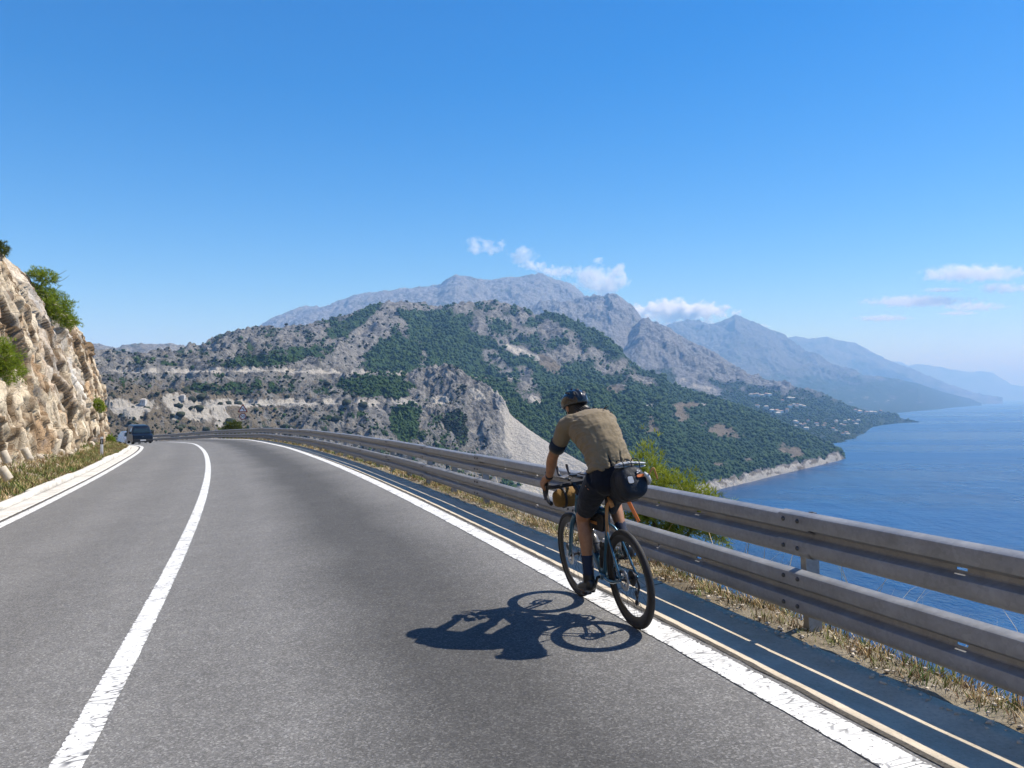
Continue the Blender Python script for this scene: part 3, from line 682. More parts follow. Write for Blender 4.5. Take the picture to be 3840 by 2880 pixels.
cB7 = crest([(2800, 1330), (2900, 1275), (2940, 1268), (2986, 1264), (3038, 1272), (3103, 1261), (3129, 1272), (3214, 1289), (3266, 1318), (3331, 1354), (3409, 1383), (3494, 1419), (3559, 1445), (3637, 1478), (3700, 1498), (3760, 1503)], [(2800, 18000), (3760, 18000)])
B7 = body('mountain_range', 2800, 3760, 240, [[(2800, 13000, -100), (3760, 14500, -160)], cB7], [70], gully=(190, 1300), iso=((90, 380, 'r'),), seed=47)
nB = fbm(B7.P / 60, B7.py / 25, 5, 105)
body_mesh(B7, M_FAR, {'cover': np.stack([.35 + .5 * nB, 0 * nB, .2 + 0 * nB], -1)})
cB8 = crest([(3250, 1370), (3337, 1355), (3376, 1356), (3409, 1373), (3442, 1365), (3507, 1373), (3572, 1386), (3637, 1396), (3689, 1391), (3722, 1398), (3767, 1425), (3793, 1442), (3840, 1450), (3950, 1464), (4100, 1480), (4400, 1492)], [(3250, 28000), (4400, 30000)])
B8 = body('mountain_range', 3250, 4400, 240, [[(3250, 22000, -150), (3840, 27000, -160), (4400, 29000, -170)], cB8], [60], gully=(120, 1600), iso=((50, 420, 'r'),), seed=53)
nB = fbm(B8.P / 60, B8.py / 25, 5, 107)
body_mesh(B8, M_FAR, {'cover': np.stack([.4 + .4 * nB, 0 * nB, .2 + 0 * nB], -1)})

# ------------------------------------------------------------------ woods on the slopes (too many to count) and single shrubs
def ico(sub):
    bm = bmesh.new(); bmesh.ops.create_icosphere(bm, subdivisions=sub, radius=1.0)
    v = np.array([p.co[:] for p in bm.verts]); f = np.array([[q.index for q in p.verts] for p in bm.faces]); bm.free(); return v, f
ICO1, ICO2 = ico(1), ico(2)
def foliage_far_mat(name, a, b):
    t = NT(name); sp = t.n('SeparateColor'); t.set(sp, 0, t.attr('tint'))
    c = t.ramp(sp.outputs[0], [(0, a), (1, b)]); n = t.noise(1.1, 3)
    c = t.mix(1.0, c, t.ramp(n, [(0.3, .65), (0.7, 1.3)]), 'MULTIPLY')
    t.bsdf(c, .9, 0, t.bump(t.noise(1.6, 3), .9, 1.0), .1); return t.m
M_WOOD = foliage_far_mat('pine_wood', (.021, .050, .015), (.068, .112, .034))
M_SHRUB = foliage_far_mat('shrub_far', (.020, .028, .017), (.052, .058, .034))
def sample(B, dens, n, seed, size):
    """points spread evenly over the picture area of body B where dens is high"""
    r = np.random.RandomState(seed); X = B.X; P, Y = B.P, B.py
    a = np.maximum(0, (Y[:-1, :-1] - Y[1:, :-1])) * (P[:-1, 1:] - P[:-1, :-1]); a = a * (B.T[:-1, :-1] < 1.0)
    dn = .5 * (dens[:-1, :-1] + dens[1:, 1:]); w = (a * np.clip(dn, 0, 1)).ravel(); w = w / w.sum()
    idx = r.choice(len(w), n, p=w); i, j = np.unravel_index(idx, a.shape); u = r.rand(n, 1); v = r.rand(n, 1)
    p = (X[i, j] * (1 - u) + X[i + 1, j] * u) * (1 - v) + (X[i, j + 1] * (1 - u) + X[i + 1, j + 1] * u) * v
    return p, B.d[i, j], r
def tile(name, pts, sc, tmpl, mat, r, squash=(.8, 1.25), kind='stuff', label=None, jit=.28):
    v, f = tmpl; n = len(pts); k = len(v)
    jt = 1 + jit * r.randn(n, k, 1); ang = r.rand(n) * 2 * PI; c, s = np.cos(ang)[:, None], np.sin(ang)[:, None]
    V = v[None] * jt; x = V[..., 0] * c - V[..., 1] * s; y = V[..., 0] * s + V[..., 1] * c
    zz = V[..., 2] * (squash[0] + (squash[1] - squash[0]) * r.rand(n, 1)) + .45
    O = np.stack([x, y, zz], -1) * sc[:, None, None] + pts[:, None, :]
    Fc = (f[None] + (np.arange(n) * k)[:, None, None]).reshape(-1, 3)
    tint = np.repeat(r.rand(n), k)[:, None] * np.ones((1, 3))
    o = mesh_np(name, O.reshape(-1, 3), Fc, mat, None, True, {'tint': tint}); tag(o, label, None, None, kind); return o
nzt = fbm(B1.P / 22, B1.py / 16, 4, 61)
dens1 = sstep(.25, .85, cover1[..., 0] + .5 * nzt) * sstep(-152, -140, B1.X[..., 2]) * (.22 + .78 * sstep(1150, 1480, B1.P + (1300 - B1.py) * .4))
p, d, r = sample(B1, dens1, 22000, 5, 1); sz = d * (.0011 + .0019 * r.rand(len(d)) ** 1.6) * np.where(d > 1800, 1.0, 1.0)
tag(tile('hillside_wood', p, np.clip(sz, 1.2, 6.5), ICO1, M_WOOD, r), 'dark green pine wood covering the hillside above the bay', 'wood')
dens1b = sstep(.0, .4, cover1[..., 0] + .65 * nzt + .08) * sstep(1700, 1500, B1.P) * (1 - dens1)
p, d, r = sample(B1, dens1b, 9000, 6, 1); sz = d * (.0009 + .0015 * r.rand(len(d)) ** 2)
tag(tile('hillside_scrub', p, sz, ICO1, M_SHRUB, r, (.55, .85)), 'low dark scrub dotted over the grey limestone slope', 'scrub')
densS = sstep(.3, .7, vegS + .3 * fbm(BS.P / 22, BS.py / 16, 4, 63))
p, d, r = sample(BS, densS, 1300, 8, 1); sz = d * (.0010 + .0014 * r.rand(len(d)))
tag(tile('spur_scrub', p, sz, ICO1, M_SHRUB, r, (.6, .9)), 'dark scrub clinging to the bare rocky spur', 'scrub')
n5 = fbm(B5.P / 24, B5.py / 14, 4, 65); dens5 = sstep(.5, .85, v5 + .35 * n5) * sstep(-151, -146, B5.X[..., 2]) * sstep(2500, 2800, B5.P)
p, d, r = sample(B5, dens5, 5200, 9, 1); sz = d * (.0011 + .0008 * r.rand(len(d)))
tag(tile('coastal_wood', p, sz, ICO1, M_WOOD, r, (.5, .8)), 'hazy green wood around the villages on the far coast', 'wood')

# single shrubs on the pale slope across the ravine
proto = []
r = np.random.RandomState(77)
for q in range(5):
    v, f = ICO2; n_ = 1 + .22 * fbm(v[:, 0] * 1.7 + q * 9, v[:, 1] * 1.7 + v[:, 2] * 2.1, 4, 70 + q) * 2 + .10 * r.randn(len(v)); V = v * n_[:, None]; V[:, 2] = V[:, 2] * (.62 + .1 * q % .3) + .42
    me_o = mesh_np('hillside_shrub', V, f, M_SHRUB, None, True, {'tint': (r.rand(len(v), 1) * .6 + .15 * q) * np.ones((1, 3))}); proto.append(me_o.data); bpy.data.objects.remove(me_o)
cnt = 0
dsh = (sstep(.2, .5, 1 - cover1[..., 0])) * sstep(1500, 1250, B1.P) * sstep(380, 430, B1.P) * sstep(1440, 1480, B1.py) * sstep(1660, 1630, B1.py)
p, d, r = sample(B1, dsh, 150, 12, 1)
for k in range(len(p)):
    o = bpy.data.objects.new('hillside_shrub', proto[k % 5]); COL.objects.link(o)
    s = d[k] * (.0020 + .0052 * r.rand() ** 2.0); o.location = p[k] - np.array([0, 0, s * .1]); o.scale = (s, s, s * (.8 + .3 * r.rand())); o.rotation_euler = (0, 0, r.rand() * 6.3)
    tag(o, 'round dark shrub dotted on the pale stony slope across the ravine', 'shrub', 'shrubs on the slope across the ravine')

# ================================================================== left side: verge, rock cut
def wall_noise(s, h):
    """fractured, steeply dipping limestone: stacked angular facets"""
    a = (s * .50 - h * .86); b = (s * .86 + h * .50); d = 0; 
    a = a + .35 * fbm(s * .5, h * .5, 3, 201); b = b + .35 * fbm(s * .5 + 9, h * .5, 3, 202)
    out = {}
    for k, (cs, amp, st) in enumerate(((2.6, .55, .40), (.95, .50, .55), (.36, .30, .7))):
        r1, r2, r3, dx, dy, f1, f2 = worley(b / cs, a / cs * st, 210 + k)
        d = d + amp * ((r1 - .5) * 1.1 + (r2 - .5) * dx * 2.0 + (r3 - .5) * dy * 1.7) - amp * .10 * np.exp(-((f2 - f1) / .03) ** 2)
        out[k] = (r1, r2, f2 - f1)
    ln = np.exp(-(fbm(b * .75 + .2 * gnoise(a * .5, b * .5, 77), a * .07, 3, 206) / .06) ** 2) + .6 * np.exp(-(fbm(b * 1.9, a * .16 + 4, 3, 207) / .06) ** 2); out['line'] = np.clip(ln, 0, 1)
    return d - .10 * out['line'] + .06 * fbm(s * 1.7, h * 1.7, 4, 205), out
_wh = np.array([-1.0, 0, 3, 6.2, 7.4, 8.6, 10.5, 11.8, 13.2, 14.2, 15.0]); _wb = np.array([-.35, 0, .35, 1.0, 1.4, 2.3, 5.4, 7.6, 12, 20, 34])
_hp = np.concatenate([np.linspace(-1, 11.5, 150), np.linspace(11.7, 15.0, 30)])
S = np.concatenate([np.arange(-16, 6, .6), np.arange(6, 62, .075), np.arange(62, 100, .15), np.arange(100, 140, 1.0)])
SS, HH = np.meshgrid(S, _hp, indexing='ij')
wn_, wc_ = wall_noise(SS, HH)
foot = 2.35 + .35 * fbm(S * .12, S * 0, 3, 220)
OF = LO - foot[:, None] - np.interp(HH, _wh, _wb) * (1 + .18 * fbm(SS * .08, SS * 0 + 3, 2, 221))
amp = sstep(-1, 1.0, HH)
Xw = RP(SS, OF + wn_ * .52 * amp, 0, True); Xw[..., 2] += HH + .15 * wn_ * amp + .5 * sstep(8, 13, HH) * fbm(SS * .25, HH * .25, 4, 222)
# colour of the stone itself: cream limestone, rust stains along the joints, grey weathered patches, a fresh white scar
b1 = fbm(SS * .22 + HH * .12, HH * .10, 4, 231); b2 = fbm(SS * .5, HH * .5, 4, 232); stn = fbm((SS * .86 + HH * .5) * .8, (SS * .5 - HH * .86) * .16, 4, 233)
cream = np.array([.60, .50, .36]); rust = np.array([.36, .21, .10]); grey = np.array([.17, .165, .16]); white = np.array([.66, .62, .55])
c = cream * (.64 + .36 * wc_[1][0][..., None] + .30 * wc_[2][0][..., None])
mr = sstep(.0, .30, stn + .30 * b1)[..., None]; c = c * (1 - .72 * mr) + rust * .72 * mr * (.7 + .6 * wc_[2][0][..., None])
mg = (sstep(.12, .34, b2 + .14 * wc_[1][1] - .1))[..., None]; c = c * (1 - .8 * mg) + grey * .8 * mg
mw = (sstep(9, 3, abs(SS - 41 - (HH - 4) * -.3)) * sstep(1.5, 4, HH) * sstep(9, 7.5, HH) * sstep(-.35, .05, b2))[..., None]; c = c * (1 - .85 * mw) + white * .85 * mw
crack = np.exp(-(wc_[0][2] / .06) ** 2)[..., None] * .8 + np.exp(-(wc_[1][2] / .07) ** 2)[..., None] * .5; crack = np.clip(crack + .75 * wc_['line'][..., None], 0, .92); c = c * (1 - crack) + np.array([.15, .095, .05]) * crack
top = sstep(10.5, 12.5, HH + 1.2 * b1)[..., None]; c = c * (1 - .7 * top) + np.array([.20, .155, .10]) * .7 * top
def rock_mat():
    t = NT('cut_limestone'); n = t.noise(4.5, 7, .7); n2 = t.noise(18, 5, .7); c = t.mix(1.0, t.attr('stone'), t.ramp(n, [(0.25, .62), (0.5, 1.0), (0.75, 1.18)]), 'MULTIPLY')
    vo = t.n('TexVoronoi', {'feature': 'DISTANCE_TO_EDGE'}, Vector=t.mix(.25, t.co(), t.n('TexNoise', Vector=t.co(), Scale=2.0, Detail=3.0).outputs['Color'], 'ADD'), Scale=2.6).outputs['Distance']
    c = t.mix(t.ramp(vo, [(0.0, .30), (0.03, 0.0)]), c, (.14, .09, .05))
    h = t.math('ADD', t.math('MULTIPLY', n, .5), t.math('ADD', t.math('MULTIPLY', n2, .5), t.math('MULTIPLY', t.ramp(vo, [(0, 0), (.05, 1)]), .4)))
    t.bsdf(c, .9, 0, t.bump(h, .7, .07), .2); return t.m
M_ROCK = rock_mat()
WALL = grid_obj('rock_face', Xw, M_ROCK, None, False, {'stone': np.clip(c, 0, 1)}, False)
tag(WALL, kind='structure')
_wpx = 1920 + Xw[..., 0] / np.maximum(Xw[..., 1], .1) * FPX; _wpy = 1485 - (Xw[..., 2] - CAMZ) / np.maximum(Xw[..., 1], .1) * FPX
def wall_at(px, py):
    q = np.hypot(_wpx - px, _wpy - py) + np.where(Xw[..., 1] < 3, 1e6, 0); m_ = q < q.min() + 14; dd = np.where(m_, Xw[..., 1], 1e9); i, j = np.unravel_index(np.argmin(dd), dd.shape); return Xw[i, j]
def wallp(s, h):
    i = int(np.argmin(abs(S_wall - s))); j = int(np.argmin(abs(_hp - h))); return Xw[i, j]
S_wall = S
# verge between kerb and rock
M_VERGEL = ground_mat('verge_gravel', [(.12, .10, .07), (.26, .21, .14), (.38, .32, .23), (.52, .46, .36)])
O = np.linspace(LO - .90, LO - 4.6, 26); S2 = np.arange(-16, 130, .3); SS2, OO2 = np.meshgrid(S2, O, indexing='ij')
def verge_z(s, o): return -.01 + .42 * sstep(.9, 2.6, LO - o) + .55 * sstep(2.0, 4.6, LO - o)
X = RP(SS2, OO2); X[..., 2] += .045 + verge_z(SS2, OO2) + .09 * fbm(SS2 * .9, OO2 * 1.5, 4, 241) * sstep(.9, 1.5, LO - OO2)
tag(grid_obj('verge', X, M_VERGEL, None, True, None, False), kind='structure')

# ------------------------------------------------------------------ grass
def grass_mat():
    t = NT('dry_grass'); t.bsdf(t.attr('tint'), .85, 0, None, .15); return t.m
M_GRASS = grass_mat()
TINT = {'dry': (.50, .37, .19), 'straw': (.62, .50, .30), 'brown': (.20, .125, .065), 'green': (.10, .165, .035), 'olive': (.17, .18, .055), 'dark': (.045, .05, .03)}
def grass(name, S0, O0, n_tuft, per, hh, pal, seed, zf, label, wid=.004, clump=.10, keep=None):
    r = np.random.RandomState(seed); s = S0[0] + (S0[1] - S0[0]) * r.rand(n_tuft) ** (S0[2] if len(S0) > 2 else 1); o = O0[0] + (O0[1] - O0[0]) * r.rand(n_tuft)
    if keep is not None: m = keep(s, o, r); s, o = s[m], o[m]
    n = len(s); k = n * per
    ss = np.repeat(s, per) + clump * r.randn(k); oo = np.repeat(o, per) + clump * .7 * r.randn(k); oo = np.clip(oo, min(O0) - .02, max(O0) + .2)
    base = RP(ss, oo, 0, O0[0] < -3); base[:, 2] = base[:, 2] + zf(ss, oo) - .02
    th = np.repeat(.6 + .8 * r.rand(n), per) * hh * (.4 + .8 * r.rand(k)); ang = r.rand(k) * 2 * PI; lean = .25 + .75 * r.rand(k)
    dirv = np.stack([np.cos(ang) * lean, np.sin(ang) * lean, np.ones(k)], -1); dirv /= np.linalg.norm(dirv, axis=1)[:, None]
    w = np.stack([-np.sin(ang), np.cos(ang), np.zeros(k)], -1) * (wid * (.6 + .8 * r.rand(k)))[:, None]
    mid = base + dirv * (th * .55)[:, None]; droop = dirv.copy(); droop[:, :2] *= 1.6; tipv = mid + droop * (th * .5)[:, None] * np.array([1, 1, .8])
    V = np.stack([base - w, base + w, mid + w * .8, mid - w * .8, tipv], 1).reshape(-1, 3); b = np.arange(k)[:, None] * 5
    F = np.concatenate([b + np.array([[0, 1, 2]]), b + np.array([[0, 2, 3]]), b + np.array([[3, 2, 4]])])
    pc = np.array([TINT[q] for q, _ in pal]); pw = np.array([q for _, q in pal]); tn = pc[r.choice(len(pal), n, p=pw / pw.sum())]
    tc = np.repeat(tn, per, 0) * (.6 + .8 * r.rand(k, 1)); tc = np.repeat(tc, 5, 0)
    ob = mesh_np(name, V, F, M_GRASS, None, False, {'tint': tc}); return tag(ob, label, None, None, 'stuff')
zr_ = lambda s, o: np.interp(o, _eo, _ez)
grass('verge_grass', (-2.0, 14), (.92, 1.5), 1100, 16, .10, [('dry', 3), ('straw', 1), ('brown', 5), ('green', 1.5), ('olive', 2.5), ('dark', 2)], 301, zr_, 'dry brown grass along the foot of the crash barrier', .003, .05)
grass('verge_grass', (13, 75), (.92, 1.6), 1300, 12, .14, [('dry', 3), ('straw', 1), ('brown', 4), ('green', 2), ('olive', 3), ('dark', 1)], 302, zr_, 'dry tufts under the barrier around the bend', .007, .09)
grass('slope_grass', (-2.0, 22), (1.5, 3.6), 900, 18, .42, [('dry', 3), ('straw', 3), ('brown', 1), ('green', 2.2), ('olive', 3)], 303, zr_, 'tall straw and green weeds on the slope behind the barrier', .004, .09)
grass('tall_weeds', (-1.5, 13), (1.35, 2.3), 95, 5, .95, [('straw', 3), ('dry', 3), ('olive', 1)], 306, zr_, 'pale dry stalks standing behind the barrier', .0035, .05)
zl_ = lambda s, o: .045 + verge_z(s, o)
grass('verge_grass', (4, 70), (LO - .95, LO - 1.9), 2600, 14, .20, [('olive', 5), ('green', 2.0), ('dry', 2.5), ('brown', 2)], 304, zl_, 'olive grass on the verge below the rock cut', .008, .09)
grass('verge_grass', (8, 75), (LO - 1.7, LO - 3.4), 700, 14, .24, [('olive', 3), ('green', 2), ('dry', 3), ('brown', 3)], 305, zl_, 'tufts of dry grass among the rubble under the rock', .010, .12)

# ------------------------------------------------------------------ shrubs and pines near the road
def needle_mat(name, a, b):
    t = NT(name); c = t.mix(t.attr('tint', 'Fac'), a, b)
    bs = t.bsdf(c, .7, 0, None, .25); tr = t.n('BsdfTranslucent'); t.set(tr, 'Color', t.mix(.5, c, b)); mx = t.n('MixShader'); t.set(mx, 0, .28)
    t.t.links.new(bs.outputs[0], mx.inputs[1]); t.t.links.new(tr.outputs[0], mx.inputs[2]); t.t.links.new(mx.outputs[0], t.out.inputs[0]); return t.m
M_PINE = needle_mat('pine_needles', (.11, .17, .016), (.34, .42, .04)); M_OLIVE = needle_mat('shrub_leaves', (.03, .045, .012), (.16, .19, .035))
M_YPINE = needle_mat('young_needles', (.15, .19, .016), (.40, .44, .05)); M_BARK = plain('bark', (.12, .09, .065), .9, var=.3, bump=.6)
def crown(name, lobes, n, L, wd, mat, seed, parent, up=.35, shell=.55):
    """lobes: (x,y,z,rx,ry,rz); sprigs of thin needles pointing out of each lobe"""
    r = np.random.RandomState(seed); lob = np.array(lobes, float); vol = lob[:, 3] * lob[:, 4] + lob[:, 3] * lob[:, 5]; w = vol / vol.sum()
    k = r.choice(len(lob), n, p=w); u = r.randn(n, 3); u /= np.linalg.norm(u, axis=1)[:, None]; q = (shell + (1 - shell) * r.rand(n)) ** 1.0 * (1 + .22 * r.randn(n) * .6)
    # lumps on the lobes
    lump = 1 + .22 * np.sin(u[:, 0] * 6 + k * 2.1) * np.sin(u[:, 1] * 6 + k) + .18 * np.sin(u[:, 2] * 8 + k * 1.3)
    c = lob[k, :3] + u * lob[k, 3:] * (q * lump)[:, None]
    per = 7; N = n * per; cc = np.repeat(c, per, 0); out = np.repeat(u, per, 0) + np.array([0, 0, up]) + .75 * r.randn(N, 3); out /= np.linalg.norm(out, axis=1)[:, None]
    side = np.cross(out, r.randn(N, 3)); side /= np.linalg.norm(side, axis=1)[:, None]; ln = L * (.6 + .7 * r.rand(N, 1)); ww = wd * (.7 + .6 * r.rand(N, 1))
    V = np.stack([cc - side * ww * .5, cc + side * ww * .5, cc + out * ln * .6 + side * ww * .45, cc + out * ln, cc + out * ln * .6 - side * ww * .45], 1).reshape(-1, 3)
    b = np.arange(N)[:, None] * 5; F = np.concatenate([b + np.array([[0, 1, 2]]), b + np.array([[0, 2, 4]]), b + np.array([[4, 2, 3]])])
    tn = np.repeat(np.clip(.45 + .30 * r.randn(n), 0, 1), per); tn = np.repeat(tn, 5)
    return mesh_np(name, V, F, mat, parent, False, {'tint': np.stack([tn] * 3, -1)})
def bush(name, label, cat, loc, lobes, n, L, wd, mat, seed, stems=(), group=None):
    e = empty(name, loc); tag(e, label, cat, group); crown('crown', lobes, n, L, wd, mat, seed, e)
    for pts, rr in stems:
        m = MB(); m.tube(pts, rr, 7, 3); m.build('trunk', M_BARK, e)
    return e
# bright young pine behind the barrier, to the right of the rider
x, y = (2475 - 1920) / FPX * 8.6, 8.6
bush('young_pine', 'bright yellow-green young pine behind the barrier beside the rider', 'pine', (x, y, -1.0),
     [(-.12, .1, 1.62, .26, .24, .42), (-.36, .1, 1.35, .28, .24, .45), (.12, .05, 1.42, .30, .26, .36), (.36, .1, 1.36, .22, .22, .30), (.56, .05, 1.30, .22, .22, .28), (.1, .1, 1.25, .5, .3, .25), (.66, .05, 1.15, .16, .18, .2)],
     3400, .075, .006, M_YPINE, 401, [([(0, 0, -.3), (.02, .05, .5), (-.1, .08, 1.5)], [.05, .04, .012]), ([(.02, .05, .5), (.3, .08, 1.0), (.5, .05, 1.4)], [.035, .02, .008])])
# shrub beyond the rail on the bend
p = RP(84, 3.4, 0, False)
bush('roadside_shrub', 'dark olive shrub growing beyond the barrier near the oncoming van', 'shrub', (p[0], p[1], p[2] - .6),
     [(0, 0, 1.2, 1.3, 1.2, .95), (-.8, 0, 1.0, .9, .9, .8), (.9, 0, 1.0, .8, .8, .7), (.3, -.2, 1.8, .8, .8, .6)], 1500, .22, .04, M_OLIVE, 402, [([(0, 0, -.5), (.05, 0, .6), (.1, 0, 1.5)], [.09, .07, .02])])
# pine leaning out of the top of the rock cut
wp = wall_at(215, 1165)
cpn = bush('cliff_pine', 'bright green pine leaning out from the top of the rock cut', 'pine', (wp[0] - .2, wp[1] - .5, wp[2] - .1),
     [(.6, 0, .55, .95, .8, .55), (-.3, 0, 1.1, 1.05, .8, .55), (1.0, -.2, .0, .7, .6, .45), (1.4, 0, -.4, .5, .5, .35), (-1.1, 0, 1.5, .8, .6, .4), (.1, 0, 2.1, .62, .5, .38), (-.5, .1, 2.3, .5, .45, .3)], 3400, .16, .016, M_PINE, 403,
     [([(-.6, .2, -.6), (-.1, 0, .5), (.8, 0, .4), (1.3, 0, -.2)], [.12, .10, .06, .02]), ([(-.1, 0, .5), (-.3, 0, 1.4), (.1, 0, 2.1)], [.08, .05, .02]), ([(.1, 0, 2.0), (.7, 0, 2.2), (1.15, .1, 2.5)], [.022, .014, .006]), ([(.1, 0, 1.9), (.8, 0, 1.85), (1.3, .1, 2.2)], [.02, .012, .005])])
cpn.scale = (.84, .84, .84); cpn.location.z -= .25
wp = wall_at(18, 1375)
bush('cliff_shrub', 'bright green pine shrub on the near rock face at the picture edge', 'shrub', (wp[0] + .10, wp[1] - .25, wp[2] - .3),
     [(0, 0, .45, .48, .45, .45), (.12, .1, 0, .42, .4, .38), (-.25, 0, .8, .4, .4, .3), (-.4, 0, .2, .5, .4, .5)], 1900, .11, .010, M_PINE, 404, [([(-.6, -.1, -.2), (-.2, 0, .2), (.1, 0, .5)], [.05, .04, .012])])
wp = wall_at(12, 940)
bush('cliff_shrub', 'dark green shrub on the skyline at the top of the rock', 'shrub', (wp[0], wp[1], wp[2] - .1),
     [(0, 0, .15, .32, .3, .25), (-.3, 0, .3, .35, .3, .3), (-.5, 0, .05, .4, .3, .25)], 700, .13, .014, M_OLIVE, 405, [([(0, 0, -.4), (-.1, 0, .4), (-.3, 0, .9)], [.06, .05, .02])])
for k, (s_, h_, lab) in enumerate(((50, 2.6, 'small green tuft rooted halfway up the rock cut'), (62, 0.45, 'bright green bush on the verge by the far end of the rock'))):
    wp = wallp(s_, h_); bush('cliff_shrub', lab, 'shrub', (wp[0] + .35, wp[1] - .1, wp[2]), [(0, 0, .2, .3, .3, .3), (.15, 0, .0, .25, .25, .25)], 350, .13, .02, M_PINE, 410 + k)
# brown dead scrub on the top of the cut
r = np.random.RandomState(420)
for k in range(9):
    wp = wallp(24 + 3.4 * k + r.rand(), 11.0 + .8 * r.rand())
    bush('dead_scrub', 'grey-brown dry scrub along the brow of the rock cut', 'scrub', (wp[0], wp[1], wp[2]), [(0, 0, .2, .7, .6, .45), (.6, 0, .1, .5, .5, .3)], 330, .22, .012, NEED_BROWN if 'NEED_BROWN' in globals() else globals().setdefault('NEED_BROWN', needle_mat('dead_twigs', (.09, .065, .045), (.20, .15, .10))), 430 + k, group='dry scrub on the brow of the cut')

# ------------------------------------------------------------------ stones under the rock face
M_STONE = plain('broken_limestone', (.58, .50, .39), .9, var=.3, scale=5, bump=.6, bscale=14, bdist=.03)
def stone_mesh(seed):
    v, f = ICO2; r = np.random.RandomState(seed); V = v.copy()
    for _ in range(9):      # cut by random planes: angular broken stone
        n_ = r.randn(3); n_ /= np.linalg.norm(n_); d_ = .55 + .3 * r.rand(); e = V @ n_ - d_; V = V - np.maximum(e, 0)[:, None] * n_
    V *= np.array([1, .75, .6]) * (.8 + .4 * r.rand(3)); o = mesh_np('fallen_stone', V, f, M_STONE, None, False); me = o.data; bpy.data.objects.remove(o); return me
SM = [stone_mesh(500 + k) for k in range(6)]; r = np.random.RandomState(55)
for k in range(90):
    s_ = 12 + 55 * r.rand() ** 1.3; o_ = LO - 1.9 - 1.4 * r.rand() ** .7; sc = .06 + .26 * r.rand() ** 2.5
    p = RP(s_, o_); o = bpy.data.objects.new('fallen_stone', SM[k % 6]); COL.objects.link(o); o.location = (p[0], p[1], p[2] + float(zl_(s_, o_)) + sc * .25); o.scale = (sc, sc, sc); o.rotation_euler = (r.rand() * .6, r.rand() * .6, r.rand() * 6)
    tag(o, 'pale broken stone lying in the rubble at the foot of the rock cut', 'stone', 'rubble at the foot of the rock cut')
M_STUB = plain('stub_concrete', (.50, .43, .33), .9, var=.25, scale=6, bump=.4)
for lab, (px_, py_, d_), tl in (('short pale concrete stub leaning at the left picture edge, upper', (32, 1710, 20.5), -20), ('pale concrete stub standing before the dark hollow in the rock', (113, 1698, 22.5), -24), ('lowest pale concrete stub, lying in rubble near the verge', (38, 1770, 18.5), -30), ('pale concrete stub under the white scar of the rock face', (272, 1680, 35.0), 6)):
    m = MB(); m.lathe([(0, .0), (.095, .0), (.105, .02), (.105, .32), (.095, .34), (0, .34)], (0, 0, 0), (0, 0, 1), 18); o = m.build('concrete_stub', M_STUB, None, True, 40)
    o.location = ((px_ - 1920) / FPX * d_, d_, float(zat(py_ + 26 * 20 / d_, d_))); o.rotation_euler = (rad(8), rad(tl), 0); tag(o, lab, 'stub')

# gravel swept against the slabs and on the verges
def gravel(name, label, n, S0, O0, zf, bank, seed, smin, smax, pw=1.6):
    r = np.random.RandomState(seed); s = S0[0] + (S0[1] - S0[0]) * r.rand(n) ** pw; o = O0[0] + (O0[1] - O0[0]) * r.rand(n) ** 1.5
    p = RP(s, o, 0, bank); p[:, 2] += zf(s, o); sz = smin + (smax - smin) * r.rand(n) ** 3; v, f = ICO1; jt = 1 + .25 * r.randn(n, len(v), 1)
    O_ = v[None] * jt * np.array([1, .8, .6]) * sz[:, None, None] + p[:, None, :]; F_ = (f[None] + (np.arange(n) * len(v))[:, None, None]).reshape(-1, 3)
    return tag(mesh_np(name, O_.reshape(-1, 3), F_, M_STONE, None, False), label, None, None, 'stuff')
gravel('gravel', 'pale grit lying along the gutter edge under the barrier', 4200, (-2.5, 40), (.76, 1.35), lambda s, o: np.interp(o, _eo, _ez) + .012, False, 611, .004, .022)
gravel('gravel', 'loose pale stones and grit on the verge below the rock cut', 4200, (6, 75), (LO - 2.9, LO - 1.0), lambda s, o: .05 + verge_z(s, o), True, 612, .010, .07, 1.3)

# ------------------------------------------------------------------ delineator post on the verge
M_WHITEP = plain('white_plastic', (.75, .75, .73), .5, var=.06); M_BLACKP = plain('black_plastic', (.02, .02, .022), .5, var=.1); M_REFL = plain('reflector', (.55, .55, .56), .25, .2)
p = RP(38.5, LO - 1.25)
dl = empty('delineator_post', (p[0], p[1], p[2] + .1), RHd(38) ); tag(dl, 'white delineator post with a black band in the verge below the rock', 'road marker')
def dpost(z0, z1, w, d_): 
    m = MB(); m.box((0, 0, (z0 + z1) / 2), (w, d_, z1 - z0), None, .008); return m
dpost(-.15, .55, .12, .07).build('post', M_WHITEP, dl, True, 40); dpost(.555, .80, .122, .072).build('black_band', M_BLACKP, dl, True, 40); dpost(.805, .90, .12, .07).build('cap', M_WHITEP, dl, True, 40)
m = MB(); m.box((0, -.038, .68), (.045, .006, .17)); m.build('reflector', M_REFL, dl, False)

